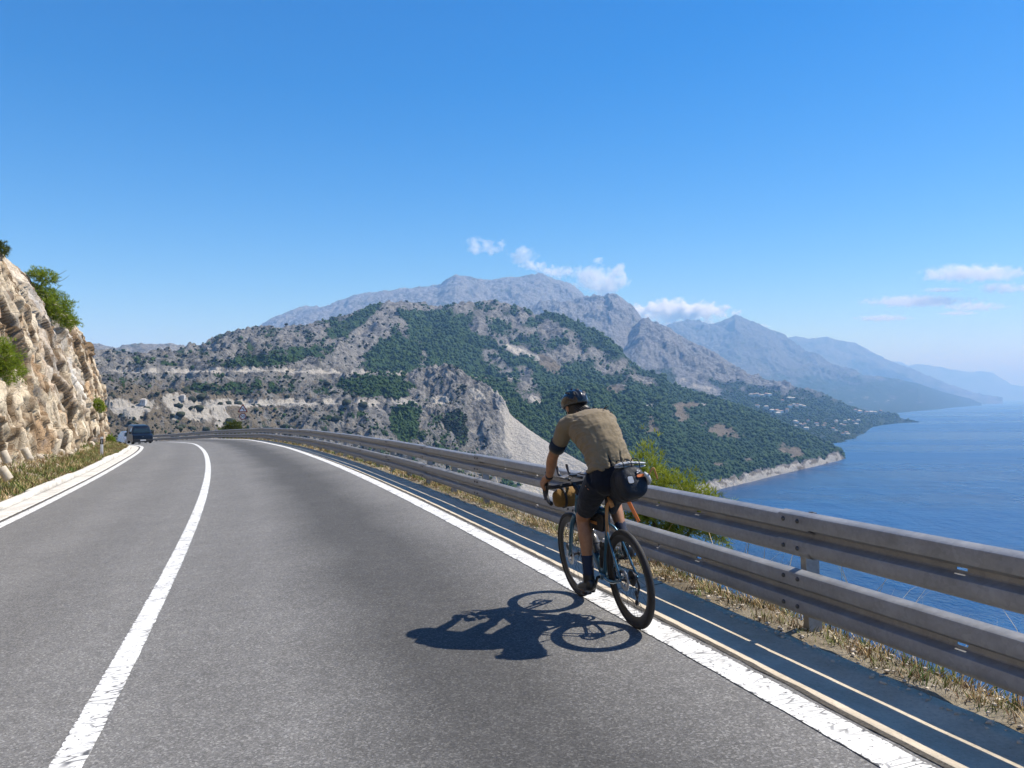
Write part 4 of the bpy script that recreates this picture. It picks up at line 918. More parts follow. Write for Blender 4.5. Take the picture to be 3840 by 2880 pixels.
# ------------------------------------------------------------------ road sign: bend warning over a 50 limit
p = RP(71, 1.75, 0, False); sg = empty('road_sign', (p[0], p[1], p[2] - .05), rad(14)); tag(sg, 'bend warning triangle above a 50 speed limit disc on one pole', 'road sign')
M_SIGNW = plain('sign_white', (.75, .76, .78), .35, var=.03); M_SIGNR = plain('sign_red', (.20, .012, .010), .4, var=.05); M_SIGNB = plain('sign_black', (.012, .012, .015), .45, var=.05); M_SIGNBK = plain('sign_back', (.35, .35, .35), .5, .6)
m = MB(); m.tube([(0, .05, -.6), (0, .05, 3.3)], .032, 10); m.build('pole', M_GALV, sg)
def disc(name, r0, r1, yy, mat, th=.012, par=sg, z=0.0, n=40):
    m = MB(); m.lathe([(r0, -th / 2), (r1, -th / 2), (r1, th / 2), (r0, th / 2)] if r0 > 0 else [(0, -th / 2), (r1, -th / 2), (r1, th / 2), (0, th / 2)], (0, yy, z), (0, 1, 0), n, closed=r0 > 0); return m.build(name, mat, par, True, 40)
def tri(r_, ct=.06, n=6):
    pts = []
    for k in range(3):
        a = PI / 2 + k * 2 * PI / 3; cx, cz = (r_ - 2 * ct) * math.cos(a), (r_ - 2 * ct) * math.sin(a)
        for j in range(n + 1):
            b = a - PI / 3 + 2 * PI / 3 * j / n; pts.append((cx + ct * math.cos(b), cz + ct * math.sin(b)))
    return pts
def plate(name, pts, y0, y1, zc, mat, par=sg):
    m = MB(); m.loft([[(x_, y0, z_ + zc) for x_, z_ in pts], [(x_, y1, z_ + zc) for x_, z_ in pts]]); return m.build(name, mat, par, False)
ZC = 2.04; ZT = ZC + .325 + .30
disc('disc_plate', 0, .30, 0, M_SIGNR, .012, sg, ZC); disc('disc_face', 0, .222, -.009, M_SIGNW, .006, sg, ZC)
cu = bpy.data.curves.new('fifty', 'FONT'); cu.body = '50'; cu.size = .34; cu.align_x = 'CENTER'; cu.align_y = 'CENTER'; cu.extrude = .002; cu.offset = .006
_t = bpy.data.objects.new('tmp', cu); COL.objects.link(_t); _nm = bpy.data.meshes.new_from_object(_t.evaluated_get(bpy.context.evaluated_depsgraph_get())); bpy.data.objects.remove(_t)
fo = bpy.data.objects.new('number', _nm); link(fo, sg); fo.location = (0, -.0155, ZC); fo.rotation_euler = (PI / 2, 0, 0); _nm.materials.clear(); _nm.materials.append(M_SIGNB)
plate('triangle_plate', tri(.53), -.006, .006, ZT, M_SIGNR); plate('triangle_face', tri(.35, .03), -.012, -.007, ZT, M_SIGNW)
m = MB(); arc = [(-.13 + .0, -.012, .055), (-.06, -.012, .075), (.02, -.012, .055), (.075, -.012, 0), (.10, -.012, -.10)]
m.tube([(a, -.017, b + ZT) for a, _, b in arc], [.018, .028, .034, .036, .036], 8, 4, .15, up=(0, 0, 1)); m.build('bend_symbol', M_SIGNB, sg)
# steel fence post behind
# ------------------------------------------------------------------ vehicles
def glassy(name, col, rough=.06): return plain(name, col, rough, 0, .6, var=.02)
M_VAN = plain('dark_blue_paint', (.005, .008, .016), .3, .0, .35, var=.05); M_GLASS = glassy('car_glass', (.015, .025, .03)); M_TYRE = plain('tyre_rubber', (.018, .018, .019), .8, var=.2)
M_CHROME = plain('lamp_glass', (.75, .77, .80), .12, .6); M_TRIM = plain('bumper_black', (.02, .02, .022), .55); M_SILV = plain('silver_paint', (.30, .31, .33), .25, .4, Coat_Weight=.6); M_RIM = plain('wheel_rim', (.4, .4, .42), .35, .7)
def car(name, label, s_, off, L, Wd, H, prof, belt, paint, wheels, zgl):
    """prof: side outline (x from front, z); front faces -x. One lofted shell, narrower above the belt line."""
    p = RP(s_, off); h = RHd(s_); e = empty(name, (p[0], p[1], p[2] + .0), h - PI / 2 + PI); tag(e, label, 'van' if 'van' in name else 'car')
    ys = [(-.5, .86), (-.47, .96), (-.40, 1.0), (.40, 1.0), (.47, .96), (.5, .86)]
    rings = []
    for f_, k in ys:
        ring = []
        for x_, z_ in prof:
            tw = 1.0 - .20 * max(0, (z_ - belt)) / max(H - belt, .01)
            kk = k if True else 1
            cx = L * .5; ring.append(((x_ - cx) * (1 - (1 - k) * .25) , f_ * Wd * tw, (z_ - .55) * (1 - (1 - k) * .35) + .55))
        rings.append(ring)
    m = MB(); m.loft(rings); m.build('body', paint, e, True, 28)
    return e
vp = [(.0, .32), (.0, .55), (.03, .78), (.10, .98), (.62, 1.12), (.72, 1.16), (1.28, 1.78), (1.45, 1.88), (1.8, 1.93), (3.5, 1.95), (4.5, 1.93), (4.68, 1.85), (4.78, 1.2), (4.8, .5), (4.75, .32)]
van = car('parked_van' if False else 'van', 'dark blue van with headlights on coming round the bend', 86.5, -W1 - W2 * .52, 4.8, 1.84, 1.95, vp, 1.12, M_VAN, None, None)
def slabp(par, name, pts, mat, th=.02, outx=-1):
    """thin plate from 4 corner points, thickened along its normal"""
    P4 = [Vector(q) for q in pts]; n_ = (P4[1] - P4[0]).cross(P4[2] - P4[0]).normalized(); n_ = n_ if n_.x < 0 else -n_
    m = MB(); m.loft([[q - n_ * th for q in P4], [q + n_ * .012 for q in P4]]); return m.build(name, mat, par, False)
hx = -2.4
slabp(van, 'windscreen', [(hx + .74, -.78, 1.20), (hx + .74, .78, 1.20), (hx + 1.27, .68, 1.74), (hx + 1.27, -.68, 1.74)], M_GLASS)
slabp(van, 'grille', [(hx + .035, -.50, .72), (hx + .035, .50, .72), (hx + .085, .50, .88), (hx + .085, -.50, .88)], M_TRIM)
for q in (-1, 1):
    slabp(van, 'headlight', [(hx + .04, q * .53, .72), (hx + .06, q * .82, .72), (hx + .105, q * .82, .90), (hx + .085, q * .53, .90)], M_CHROME)
    m = MB(); m.box((hx + 1.05, q * 1.03, 1.22), (.12, .22, .24), None, .03); m.build('mirror', M_TRIM, van, True, 40)
    for xw in (.95, 3.85):
        m = MB(); m.lathe([(.18, -.10), (.30, -.10), (.325, -.06), (.325, .06), (.30, .10), (.18, .10)], (hx + xw, q * .80, .325), (0, 1, 0), 24, True); w_ = m.build('wheel', M_TYRE, van, True, 40)
        m = MB(); m.lathe([(0, -.08), (.18, -.09), (.18, .09), (0, .08)], (hx + xw, q * .80, .325), (0, 1, 0), 20); m.build('rim', M_RIM, w_, True, 40)
    slabp(van, 'side_window', [(hx + 1.15, q * .915, 1.22), (hx + 2.1, q * .925, 1.22), (hx + 2.1, q * .80, 1.68), (hx + 1.5, q * .80, 1.66)], M_GLASS)
m = MB(); m.box((hx - .03, 0, .46), (.16, 1.86, .24), None, .05); m.build('bumper', M_TRIM, van, True, 40)
m = MB(); m.box((hx - .118, 0, .50), (.012, .52, .115)); m.build('number_plate', M_SIGNW, van, False)
m = MB(); m.lathe([(.045, -.006), (.06, -.006), (.06, .006), (.045, .006)], (hx + .045, 0, .81), (1, 0, 0), 20, True); m.build('badge', M_CHROME, van)
cp = [(.0, .28), (.0, .5), (.05, .66), (.25, .76), (1.05, .90), (1.15, .93), (1.75, 1.36), (2.1, 1.45), (2.8, 1.46), (3.4, 1.40), (3.95, 1.0), (4.15, .92), (4.2, .5), (4.15, .28)]
car2 = car('car', 'silver car following close behind the dark van', 96.5, -W1 - W2 * .32, 4.2, 1.74, 1.46, cp, .92, M_SILV, None, None)
hx = -2.1
slabp(car2, 'windscreen', [(hx + 1.17, -.72, .96), (hx + 1.17, .72, .96), (hx + 1.73, .60, 1.335), (hx + 1.73, -.60, 1.335)], M_GLASS)
for q in (-1, 1):
    slabp(car2, 'headlight', [(hx + .03, q * .45, .58), (hx + .10, q * .78, .58), (hx + .16, q * .78, .70), (hx + .09, q * .45, .70)], M_CHROME)
    for xw in (.8, 3.35):
        m = MB(); m.lathe([(.17, -.09), (.28, -.09), (.30, -.05), (.30, .05), (.28, .09), (.17, .09)], (hx + xw, q * .76, .30), (0, 1, 0), 22, True); m.build('wheel', M_TYRE, car2, True, 40)
# ================================================================== bicycle and rider (local: x forward, y left, z up, rear tyre on the ground at the origin)
HEAD = rad(17.4); LEAN = rad(-7.0)
RC = Vector((.88, 5.53, 0)); _s = 1.95
RC.z = float(RP(2.0, 0.0)[2]) + float(BANK * -.12)
BM = Matrix.Translation(RC) @ Matrix.Rotation(PI / 2 + HEAD, 4, 'Z') @ Matrix.Rotation(rad(1.25), 4, 'Y') @ Matrix.Rotation(LEAN, 4, 'X')
def thing(name, label, cat, off=(0, 0, 0)): e = empty(name, mat=BM @ Matrix.Translation(off)); return tag(e, label, cat)
M_FRAME = plain('teal_blue_paint', (.035, .12, .19), .28, .35, .5, var=.06, Coat_Weight=.5); M_CARB = plain('carbon_black', (.012, .012, .014), .38, 0, .5, var=.2); M_RUB = plain('tyre_black', (.016, .015, .015), .75, var=.25, bump=.5, bscale=160, bdist=.003)
M_ALU = plain('polished_metal', (.55, .55, .56), .28, .9); M_DKMET = plain('dark_metal', (.05, .05, .055), .4, .8); M_TAPE = plain('bar_tape', (.015, .015, .017), .65, bump=.5, bscale=90); M_SADD = plain('saddle_black', (.014, .014, .016), .5)
WR = .352
bike = thing('bicycle', 'teal blue gravel touring bicycle with black deep rims ridden by the cyclist', 'bicycle')
def wheel(cx, rear):
    m = MB(); rt = .0215
    prof = [(.3305 + rt * math.cos(a), rt * math.sin(a)) for a in [2 * PI * k / 12 for k in range(12)]]
    m.lathe(prof, (cx, 0, WR), (0, 1, 0), 56, True); w = m.build('wheel', M_RUB, bike)
    m = MB(); m.lathe([(.318, -.0145), (.318, .0145), (.304, .0155), (.276, .010), (.266, .004), (.266, -.004), (.276, -.010), (.304, -.0155)], (cx, 0, WR), (0, 1, 0), 56, True); m.build('rim', M_CARB, w, True, 35)
    m = MB(); m.lathe([(0, -.055), (.010, -.055), (.012, -.04), (.022, -.036), (.022, -.030), (.014, -.024), (.014, .024), (.022, .030), (.022, .036), (.012, .04), (.010, .055), (0, .055)], (cx, 0, WR), (0, 1, 0), 18); m.build('hub', M_DKMET, w, True, 35)
    m = MB()
    for k in range(24):
        a = 2 * PI * k / 24; b = a + (.55 if (k // 2) % 2 else -.55); sd = .033 if k % 2 else -.033
        m.tube([(cx + .021 * math.cos(b), sd, WR + .021 * math.sin(b)), (cx + .268 * math.cos(a), sd * .05, WR + .268 * math.sin(a))], .0011, 5)
    sp_ = m.build('spokes', M_DKMET, w); sp_['kind'] = 'stuff'
    m = MB(); m.lathe([(.050, .043), (.080, .043), (.080, .0455), (.050, .0455)], (cx, 0, WR), (0, 1, 0), 32, True)
    for k in range(5): a = 2 * PI * k / 5; m.tube([(cx + .02 * math.cos(a), .044, WR + .02 * math.sin(a)), (cx + .055 * math.cos(a + .3), .044, WR + .055 * math.sin(a + .3))], .0035, 5)
    m.build('brake_rotor', M_ALU, w, True, 35)
    return w
wheel(0, True); wheel(1.03, False)
BB = Vector((.425, 0, .290)); HT = Vector((.798, 0, .865)); HB = Vector((.848, 0, .725)); SCl = Vector((.252, 0, .80)); CR = Vector((.862, 0, .690))
m = MB()
m.tube([HT + Vector((-.003, 0, .012)), HT, HB, HB + Vector((.004, 0, -.012))], [.024, .025, .029, .029], 14)
m.tube([HT + Vector((.004, 0, -.03)), (.55, 0, .828), SCl], [.020, .018, .016], 12, 3, 1.25)
m.tube([HB + Vector((-.004, 0, .02)), (.64, 0, .50), BB + Vector((.01, 0, .015))], [.029, .032, .034], 14, 3, 1.15)
m.tube([BB + Vector((0, 0, .01)), (.36, 0, .46), (.30, 0, .64), SCl + Vector((-.006, 0, .03))], [.028, .022, .018, .017], 12, 3)
m.tube([BB + Vector((0, -.042, 0)), BB + Vector((0, .042, 0))], .026, 14)
for q in (-1, 1):
    m.tube([BB + Vector((-.02, q * .026, -.004)), (.22, q * .048, .292), (.08, q * .062, .325), (.005, q * .066, WR)], [.014, .012, .011, .010], 10, 3, 1.0)
    m.tube([SCl + Vector((.008, q * .010, -.09)), (.20, q * .040, .66), (.10, q * .055, .50), (.01, q * .064, WR + .012)], [.009, .0085, .0085, .009], 8, 3)
m.build('frame', M_FRAME, bike)
m = MB(); m.tube([HB + Vector((.002, 0, -.012)), CR], [.028, .030], 12)
for q in (-1, 1): m.tube([CR + Vector((0, q * .018, .012)), CR + Vector((.010, q * .044, -.035)), (.92, q * .052, .55), (.985, q * .055, .40), (1.028, q * .056, WR)], [.022, .021, .018, .014, .011], 10, 3, .75)
m.build('fork', M_FRAME, bike)
m = MB(); m.tube([SCl + Vector((0, 0, .02)), (.228, 0, .92), (.216, 0, .995)], .0136, 12); m.build('seat_post', M_CARB, bike)
# saddle
m = MB(); rings = []
for x_, w_, z_, th in ((.085, .040, .995, .018), (.10, .066, .998, .026), (.14, .072, .998, .030), (.19, .060, .994, .030), (.24, .040, .990, .028), (.30, .026, .988, .024), (.345, .020, .984, .020), (.358, .008, .980, .010)):
    rings.append([(x_, w_ * math.copysign(abs(math.cos(a)) ** .7, math.cos(a)), z_ + .028 + th * .6 * math.sin(a)) for a in [2 * PI * k / 16 for k in range(16)]])
m.loft(rings); m.build('saddle', M_SADD, bike)
# handlebar: flat top, forward curve, drop; stem; hoods and levers; aero extensions
SB = Vector((.872, 0, .955))
m = MB(); m.tube([HT + Vector((-.012, 0, .05)), HT + Vector((-.004, 0, .01))], .017, 10); m.tube([HT + Vector((-.010, 0, .045)), SB], [.018, .016], 10); m.build('stem', M_CARB, bike)
bp = [(0, 0), ]
def barside(q): return [(.872, 0, .955), (.872, q * .10, .956), (.875, q * .172, .956), (.905, q * .92 * .207, .957), (.955, q * .92 * .212, .950), (.985, q * .92 * .217, .915), (.975, q * .92 * .223, .868), (.925, q * .92 * .228, .838), (.865, q * .92 * .230, .828)]
for q in (-1, 1):
    m = MB(); m.tube(barside(q), [.0155, .0150, .0145, .016, .0165, .0165, .0165, .0165, .0165], 10, 4); m.build('drop_bar', M_TAPE, bike)
    m = MB(); m.tube([(.925, q * .92 * .211, .962), (.965, q * .92 * .213, .972), (1.00, q * .92 * .214, .980), (1.022, q * .92 * .214, 1.005), (1.026, q * .92 * .214, 1.030)], [.016, .019, .0185, .0165, .010], 10, 4, .85); hd = m.build('brake_hood', M_SADD, bike)
    m = MB(); m.tube([(1.012, q * .92 * .216, .985), (1.030, q * .92 * .222, .94), (1.020, q * .92 * .228, .885), (.998, q * .92 * .230, .845)], [.007, .0075, .0075, .006], 8, 4, 1.5); m.build('brake_lever', M_DKMET, hd)
    m = MB(); m.tube([(.80, q * .055, 1.005), (.90, q * .05, 1.005), (1.03, q * .048, 1.015), (1.075, q * .046, 1.055), (1.09, q * .045, 1.10)], .0112, 10, 4); m.build('aero_bar', M_DKMET, bike)
    m = MB(); rings = []
    for x_, w_, up_ in ((.80, .030, .014), (.815, .044, .018), (.85, .048, .020), (.885, .044, .018), (.90, .030, .014)):
        rings.append([(x_, q * .095 + w_ * math.cos(a), 1.022 + up_ * abs(math.cos(a)) ** 2 + .008 * math.sin(a)) for a in [2 * PI * k / 16 for k in range(16)]])
    m.loft(rings); m.build('arm_pad', M_PADG if 'M_PADG' in globals() else globals().setdefault('M_PADG', plain('pad_grey', (.16, .16, .17), .6)), bike)
m = MB(); m.box((.862, 0, 1.030), (.085, .050, .016), None, .005); m.build('bike_computer', M_SADD, bike, True, 40)
# drivetrain
m = MB(); m.lathe([(.055, -.054), (.082, -.054), (.084, -.052), (.082, -.050), (.055, -.050)], BB, (0, 1, 0), 40, True)
for k in range(4): a = .5 + k * PI / 2; m.tube([BB + Vector((.015 * math.cos(a), -.052, .015 * math.sin(a))), BB + Vector((.060 * math.cos(a), -.052, .060 * math.sin(a)))], .006, 6)
m.build('chainring', M_DKMET, bike, True, 40)
PL = Vector((.535, .135, .158)); PR = Vector((.315, -.135, .422))
m = MB(); m.tube([BB + Vector((0, .05, 0)), BB + Vector((0, .068, 0)), Vector((.535, .070, .158)), PL + Vector((0, -.03, 0))], [.012, .013, .011, .008], 10); m.build('crank', M_CARB, bike); m = MB(); m.tube([BB + Vector((0, -.05, 0)), BB + Vector((0, -.068, 0)), Vector((.315, -.070, .422)), PR + Vector((0, .03, 0))], [.012, .013, .011, .008], 10); m.build('crank', M_CARB, bike)
for pp in (PL, PR): m = MB(); m.box(pp, (.075, .062, .014), None, .004); m.build('pedal', M_DKMET, bike, True, 40)
m = MB()
for k in range(8): rr = .058 - .0042 * k; m.lathe([(.016, -.018 - .0042 * k), (rr, -.018 - .0042 * k), (rr, -.0202 - .0042 * k), (.016, -.0202 - .0042 * k)], (0, 0, WR), (0, 1, 0), 30, True)
m.build('cassette', M_DKMET, bike, True, 40)
m = MB(); m.tube([(0, -.052, WR - .01), (-.012, -.06, .29), (.01, -.058, .245), (.025, -.05, .19), (.015, -.045, .15)], [.008, .013, .012, .009, .008], 8, 3, .6)
for c_ in ((.012, -.045, .235), (.022, -.045, .165)): m.lathe([(.004, -.006), (.020, -.006), (.020, .006), (.004, .006)], c_, (0, 1, 0), 14, True)
m.build('derailleur', M_DKMET, bike, True, 40)
m = MB(); m.tube([(.0, -.045, WR + .052), BB + Vector((0, -.052, .083))], .0032, 5); m.tube([BB + Vector((0, -.052, -.083)), (.03, -.045, .150), (.0, -.045, .168), (.03, -.045, .225), (.0, -.045, WR - .056)], .0032, 5); m.build('chain', M_DKMET, bike)
for nm, c_, tl in (('brake_caliper', (.045, .052, .385), 0), ('brake_caliper', (1.015, .058, .425), 0)): m = MB(); m.box(c_, (.055, .022, .035), Matrix.Rotation(rad(-40), 3, 'Y'), .007); m.build(nm, M_DKMET, bike, True, 40)
for side, pts in ((1, [(.985, .20, .965), (1.06, .12, .93), (1.02, .03, .86), (.90, .03, .80)]), (-1, [(.985, -.20, .965), (1.06, -.12, .92), (1.0, -.03, .84), (.88, -.03, .76)])):
    m = MB(); m.tube(pts, .0025, 5, 5); m.build('brake_hose', M_SADD, bike)

# ------------------------------------------------------------------ bags, straps and bottles
M_NAVY = plain('navy_bag_fabric', (.008, .013, .022), .6, 0, .3, var=.2, scale=8, bump=.5, bscale=14, bdist=.02); M_BLKF = plain('black_bag_fabric', (.012, .013, .016), .7, bump=.4, bscale=30, bdist=.01)
M_MUST = plain('mustard_fabric', (.23, .125, .025), .8, var=.25, scale=9, bump=.6, bscale=22, bdist=.02); M_ORNG = plain('orange_webbing', (.75, .20, .045), .6, var=.1, bump=.3); M_TAN_SHADE = plain('tan_and_shaded_webbing', (.42, .20, .07), .7, var=.15); M_GREYF = plain('pale_grey_fabric', (.34, .36, .38), .6, var=.15, scale=12, bump=.5, bscale=25, bdist=.01); M_REFG = plain('reflective_patch', (.42, .43, .44), .4, .1)
def sqring(c, ax, ay, w, h, p=.55, n=20): # rounded rectangle ring
    return [c + ax * (w * math.copysign(abs(math.cos(a)) ** p, math.cos(a))) + ay * (h * math.copysign(abs(math.sin(a)) ** p, math.sin(a))) for a in [2 * PI * k / n for k in range(n)]]
sb = thing('saddle_bag', 'dark navy seat pack with orange straps behind the cyclist', 'bag', (0, -.045, .062))
Yv = Vector((0, 1, 0)); m = MB(); rings = []
for x_, z_, w_, h_, ang in ((.262, .715, .024, .030, 70), (.245, .77, .034, .060, 62), (.215, .830, .050, .085, 55), (.165, .880, .062, .100, 48), (.10, .915, .078, .118, 42), (.02, .945, .092, .128, 36), (-.06, .968, .102, .132, 30), (-.13, .985, .108, .130, 26), (-.18, .998, .104, .118, 24), (-.205, 1.004, .090, .095, 24)):
    a = rad(ang); ay = Vector((math.sin(a), 0, math.cos(a))); rings.append(sqring(Vector((x_, 0, z_)), Yv, ay, w_ * .93, h_ * .96, .80))
m.loft(rings); bag = m.build('bag_body', M_NAVY, sb); md = bag.modifiers.new('s', 'SUBSURF'); md.levels = 1; md.render_levels = 1
# rolled pale closure at the rear right, reflector patch, label, straps
m = MB(); m.tube([(-.13, -.125, .96), (-.18, -.112, .99), (-.205, -.092, 1.02), (-.205, -.07, 1.05)], [.016, .028, .026, .012], 10, 4, .6); m.build('roll_closure', M_GREYF, sb)
def patch(name, c, ax, ay, w, h, mat, par, th=.004, p=.5):
    n_ = ax.cross(ay).normalized(); c = Vector(c); m = MB(); m.loft([sqring(c - n_ * th, ax, ay, w, h, p, 16), sqring(c + n_ * th, ax, ay, w, h, p, 16)]); return m.build(name, mat, par, True, 40)
upv = Vector((.407, 0, .914)); rv = Vector((-.914, 0, .407)); RB = Vector((-.205, 0, 1.004))
patch('reflective_patch', RB + Yv * .036 + upv * .012, Yv, upv, .020, .025, M_REFG, sb, .004)
patch('orange_label', RB - Yv * .045 + upv * .030, Yv, upv, .027, .0095, M_ORNG, sb, .0045, .4)
for k, (yy, zz) in enumerate(((-.030, .055), (-.034, .070), (-.046, .062))): patch('white_mark', RB + Yv * yy + upv * zz, Yv, upv, .006, .004, M_WHITEP, sb, .0045, .3)
m = MB(); m.tube([(.16, .050, .83), (.18, .070, .79), (.19, .082, .69), (.20, .085, .58)], [.017, .014, .013, .013], 8, 4, .16, up=(0, 1, 0)); m.build('strap', M_TAN_SHADE, sb)  # orange strap on the left; its shade is put into the browner webbing colour
m = MB(); m.tube([(.17, .05, .86), (.14, .055, .845), (.12, .062, .825), (.13, .05, .79)], [.017, .020, .018, .016], 8, 4, .2, up=(0, 1, 0)); m.build('strap', M_TAN_SHADE, sb)
m = MB(); m.tube([(.06, -.045, .84), (.08, -.065, .800), (.09, -.095, .735), (.10, -.130, .655)], [.014, .014, .013, .012], 8, 4, .2, up=(0, 1, .5)); m.build('strap', M_ORNG, sb)
for x_, z_, w_, h_, ang in ((-.06, .968, .105, .136, 30), (.06, .930, .087, .125, 39)):
    a = rad(ang); ay = Vector((math.sin(a), 0, math.cos(a))); ax_ = Vector((math.cos(a), 0, -math.sin(a))); m = MB(); m.loft([sqring(Vector((x_, 0, z_)) + ax_ * .010, Yv, ay, w_ * .94, h_ * .97, .80), sqring(Vector((x_, 0, z_)) - ax_ * .010, Yv, ay, w_ * .94, h_ * .97, .80)], cap=False); m.build('band', M_BLKF, sb)
m = MB(); m.tube([(-.20, -.10, 1.02), (-.235, -.125, 1.075), (-.22, -.150, 1.03), (-.205, -.165, .99)], .006, 6, 5); m.build('cord_loop', M_TAN_SHADE, sb)
# pale bundle strapped on top
pb = thing('strapped_bundle', 'pale grey bundle strapped flat on top of the seat pack', 'bundle', (0, -.05, .040))
for k, (z_, w_, x0) in enumerate(((1.112, .045, -.02), (1.132, .038, -.03))):
    m = MB(); rings = []
    for y_, s_ in ((-.125, .2), (-.115, .6), (-.06, 1.0), (0, .92), (.06, 1.0), (.098, .7), (.110, .2)): rings.append([(x0 - .06 + w_ * s_ * math.cos(a), y_ - .015, z_ + .022 * math.sin(y_ * 18 + k) * .5 + .010 * s_ * math.sin(a)) for a in [2 * PI * q / 12 for q in range(12)]])
    m.loft(rings); m.build('flat_pad', M_GREYF, pb)
for y_ in (-.07, -.01, .05):
    m = MB(); m.tube([(-.14, y_, 1.085), (-.13, y_, 1.150), (-.08, y_ + .006, 1.165), (-.02, y_, 1.150), (.0, y_, 1.09)], .0035, 6, 4); m.build('bungee', M_SADD, pb)
hb = thing('handlebar_bag', 'mustard yellow roll bag slung under the handlebar', 'bag'); m = MB(); rings = []
for y_, r_ in ((-.145, .02), (-.14, .055), (-.12, .072), (-.07, .080), (0, .082), (.07, .080), (.12, .072), (.145, .055), (.150, .02)): rings.append([(.965 + r_ * math.cos(a) * .9, y_, .845 + r_ * math.sin(a) + .004 * math.sin(5 * a + y_ * 40)) for a in [2 * PI * k / 20 for k in range(20)]])
m.loft(rings); m.build('roll', M_MUST, hb)
for y_ in (-.07, .07): m = MB(); m.tube([(.965 + .086 * math.cos(a) * .92, y_, .845 + .086 * math.sin(a)) for a in [2 * PI * k / 24 for k in range(25)]], [.011] * 25, 6, 0, .15, up=(0, 1, 0)); m.build('strap', M_SADD, hb)
fb = thing('frame_bag', 'black frame bag filling the top of the bicycle frame', 'bag'); m = MB()
o2 = [(.775, .81), (.80, .725), (.74, .645), (.33, .645), (.285, .70), (.272, .775)]; m.loft([[(a, y_, b) for a, b in o2] for y_ in (-.030, -.024, .024, .030)]); m.build('pouch', M_BLKF, fb, True, 40)
m = MB(); m.tube([(.74, .0315, .765), (.30, .0315, .745)], .003, 6); m.build('zip', M_DKMET, fb)
m = MB(); m.box((.50, .032, .70), (.20, .004, .022)); m.build('strap', M_TAN_SHADE, fb, False)
M_CLEAR = plain('smoked_bottle', (.10, .10, .10), .2, 0, .6, var=.5, scale=14)
def bottle(label, a, b, r_, mat):
    e = thing('water_bottle', label, 'bottle'); a, b = Vector(a), Vector(b); ax = (b - a); L = ax.length; m = MB(); m.lathe([(0, 0), (r_ * .9, 0), (r_, .008), (r_, L * .60), (r_ * .88, L * .64), (r_ * .88, L * .70), (r_, L * .74), (r_ * .96, L * .86), (r_ * .6, L * .93), (0, L * .93)], a, ax, 20); m.build('flask', mat, e, True, 50)
    m = MB(); m.lathe([(r_ * .62, L * .90), (r_ * .55, L * .95), (r_ * .3, L * .97), (r_ * .28, L * 1.04), (0, L * 1.05)], a, ax, 16); m.build('cap', M_WHITEP, e, True, 50)
    m = MB(); nn = ax.normalized(); m.tube([a + nn * L * .30 + Vector((.0, 0, 0)) + Yv.cross(nn) * 0 + Vector((math.cos(q) * (r_ + .003) * nn.z, math.sin(q) * (r_ + .003), -math.cos(q) * (r_ + .003) * nn.x)) for q in [2 * PI * k / 20 for k in range(21)]], .003, 5); m.build('cage', M_DKMET, e)
bottle('smoked clear bottle on the down tube beside the left shin', (.52, 0, .455), (.63, 0, .635), .036, M_CLEAR)
bottle('black bottle on the seat tube above the chainrings', (.435, 0, .36), (.375, 0, .575), .036, M_SADD)

# ------------------------------------------------------------------ rider
me_dep = bpy.context.evaluated_depsgraph_get
def vox(name, mb, size, mat, parent, smooth=6, disp=None, fac=.5):
    me = bpy.data.meshes.new('tmp'); me.from_pydata([tuple(p) for p in mb.v], [], mb.f); bm = bmesh.new(); bm.from_mesh(me); bmesh.ops.recalc_face_normals(bm, faces=bm.faces); bm.to_mesh(me); bm.free()
    o = bpy.data.objects.new('tmp', me); COL.objects.link(o); md = o.modifiers.new('r', 'REMESH'); md.mode = 'VOXEL'; md.voxel_size = size; md.adaptivity = 0
    sm = o.modifiers.new('s', 'SMOOTH'); sm.factor = fac; sm.iterations = smooth
    dg = bpy.context.evaluated_depsgraph_get(); dg.update(); nm = bpy.data.meshes.new_from_object(o.evaluated_get(dg)); bpy.data.objects.remove(o)
    nm.name = name; nm.materials.clear(); nm.materials.append(mat)
    if disp is not None:
        n = len(nm.vertices); co = np.empty(n * 3, np.float32); nm.vertices.foreach_get('co', co); co = co.reshape(-1, 3); no = np.empty(n * 3, np.float32); nm.vertices.foreach_get('normal', no); no = no.reshape(-1, 3)
        co = co + no * disp(co, no)[:, None]; nm.vertices.foreach_set('co', co.astype(np.float32).ravel())
    nm.polygons.foreach_set('use_smooth', [True] * len(nm.polygons)); nm.update()
    return link(bpy.data.objects.new(name, nm), parent)
rider = thing('person', 'cyclist in a tan jersey, dark shorts and black helmet riding away', 'person')
def skin_mat():
    t = NT('tanned_skin'); n = t.noise(30, 4); c = t.ramp(n, [(0.3, (.30, .145, .075)), (0.7, (.38, .19, .10))]); t.bsdf(c, .5, 0, t.bump(t.noise(220, 3), .12, .002), .4, Subsurface_Weight=.06, Subsurface_Scale=.02); return t.m
M_SKIN = skin_mat()
SP = [(.175, 1.00), (.182, 1.07), (.208, 1.165), (.262, 1.265), (.335, 1.352), (.415, 1.418), (.495, 1.462), (.555, 1.488)]
SY = [-.012, -.025, -.042, -.045, -.040, -.038, -.036, -.04]
SW = [.150, .158, .148, .146, .158, .176, .178, .115]; SD = [.125, .125, .122, .132, .146, .142, .108, .070]
SCN = [0, 0, 0, .004, .010, .012, .008, .0]
def torso(mb, g=0.0, i0=0, i1=8, n=22):
    rings = []
    for i in range(i0, i1):
        a = Vector((SP[min(i + 1, 7)][0] - SP[max(i - 1, 0)][0], 0, SP[min(i + 1, 7)][1] - SP[max(i - 1, 0)][1])).normalized(); up = Vector((-a.z, 0, a.x)); c_ = Vector((SP[i][0], SY[i], SP[i][1]))
        rings.append([c_ + Yv * ((SW[i] + g) * math.cos(q)) + up * ((SD[i] + g) * math.sin(q)) for q in [2 * PI * k / n for k in range(n)]])
    mb.loft(rings)
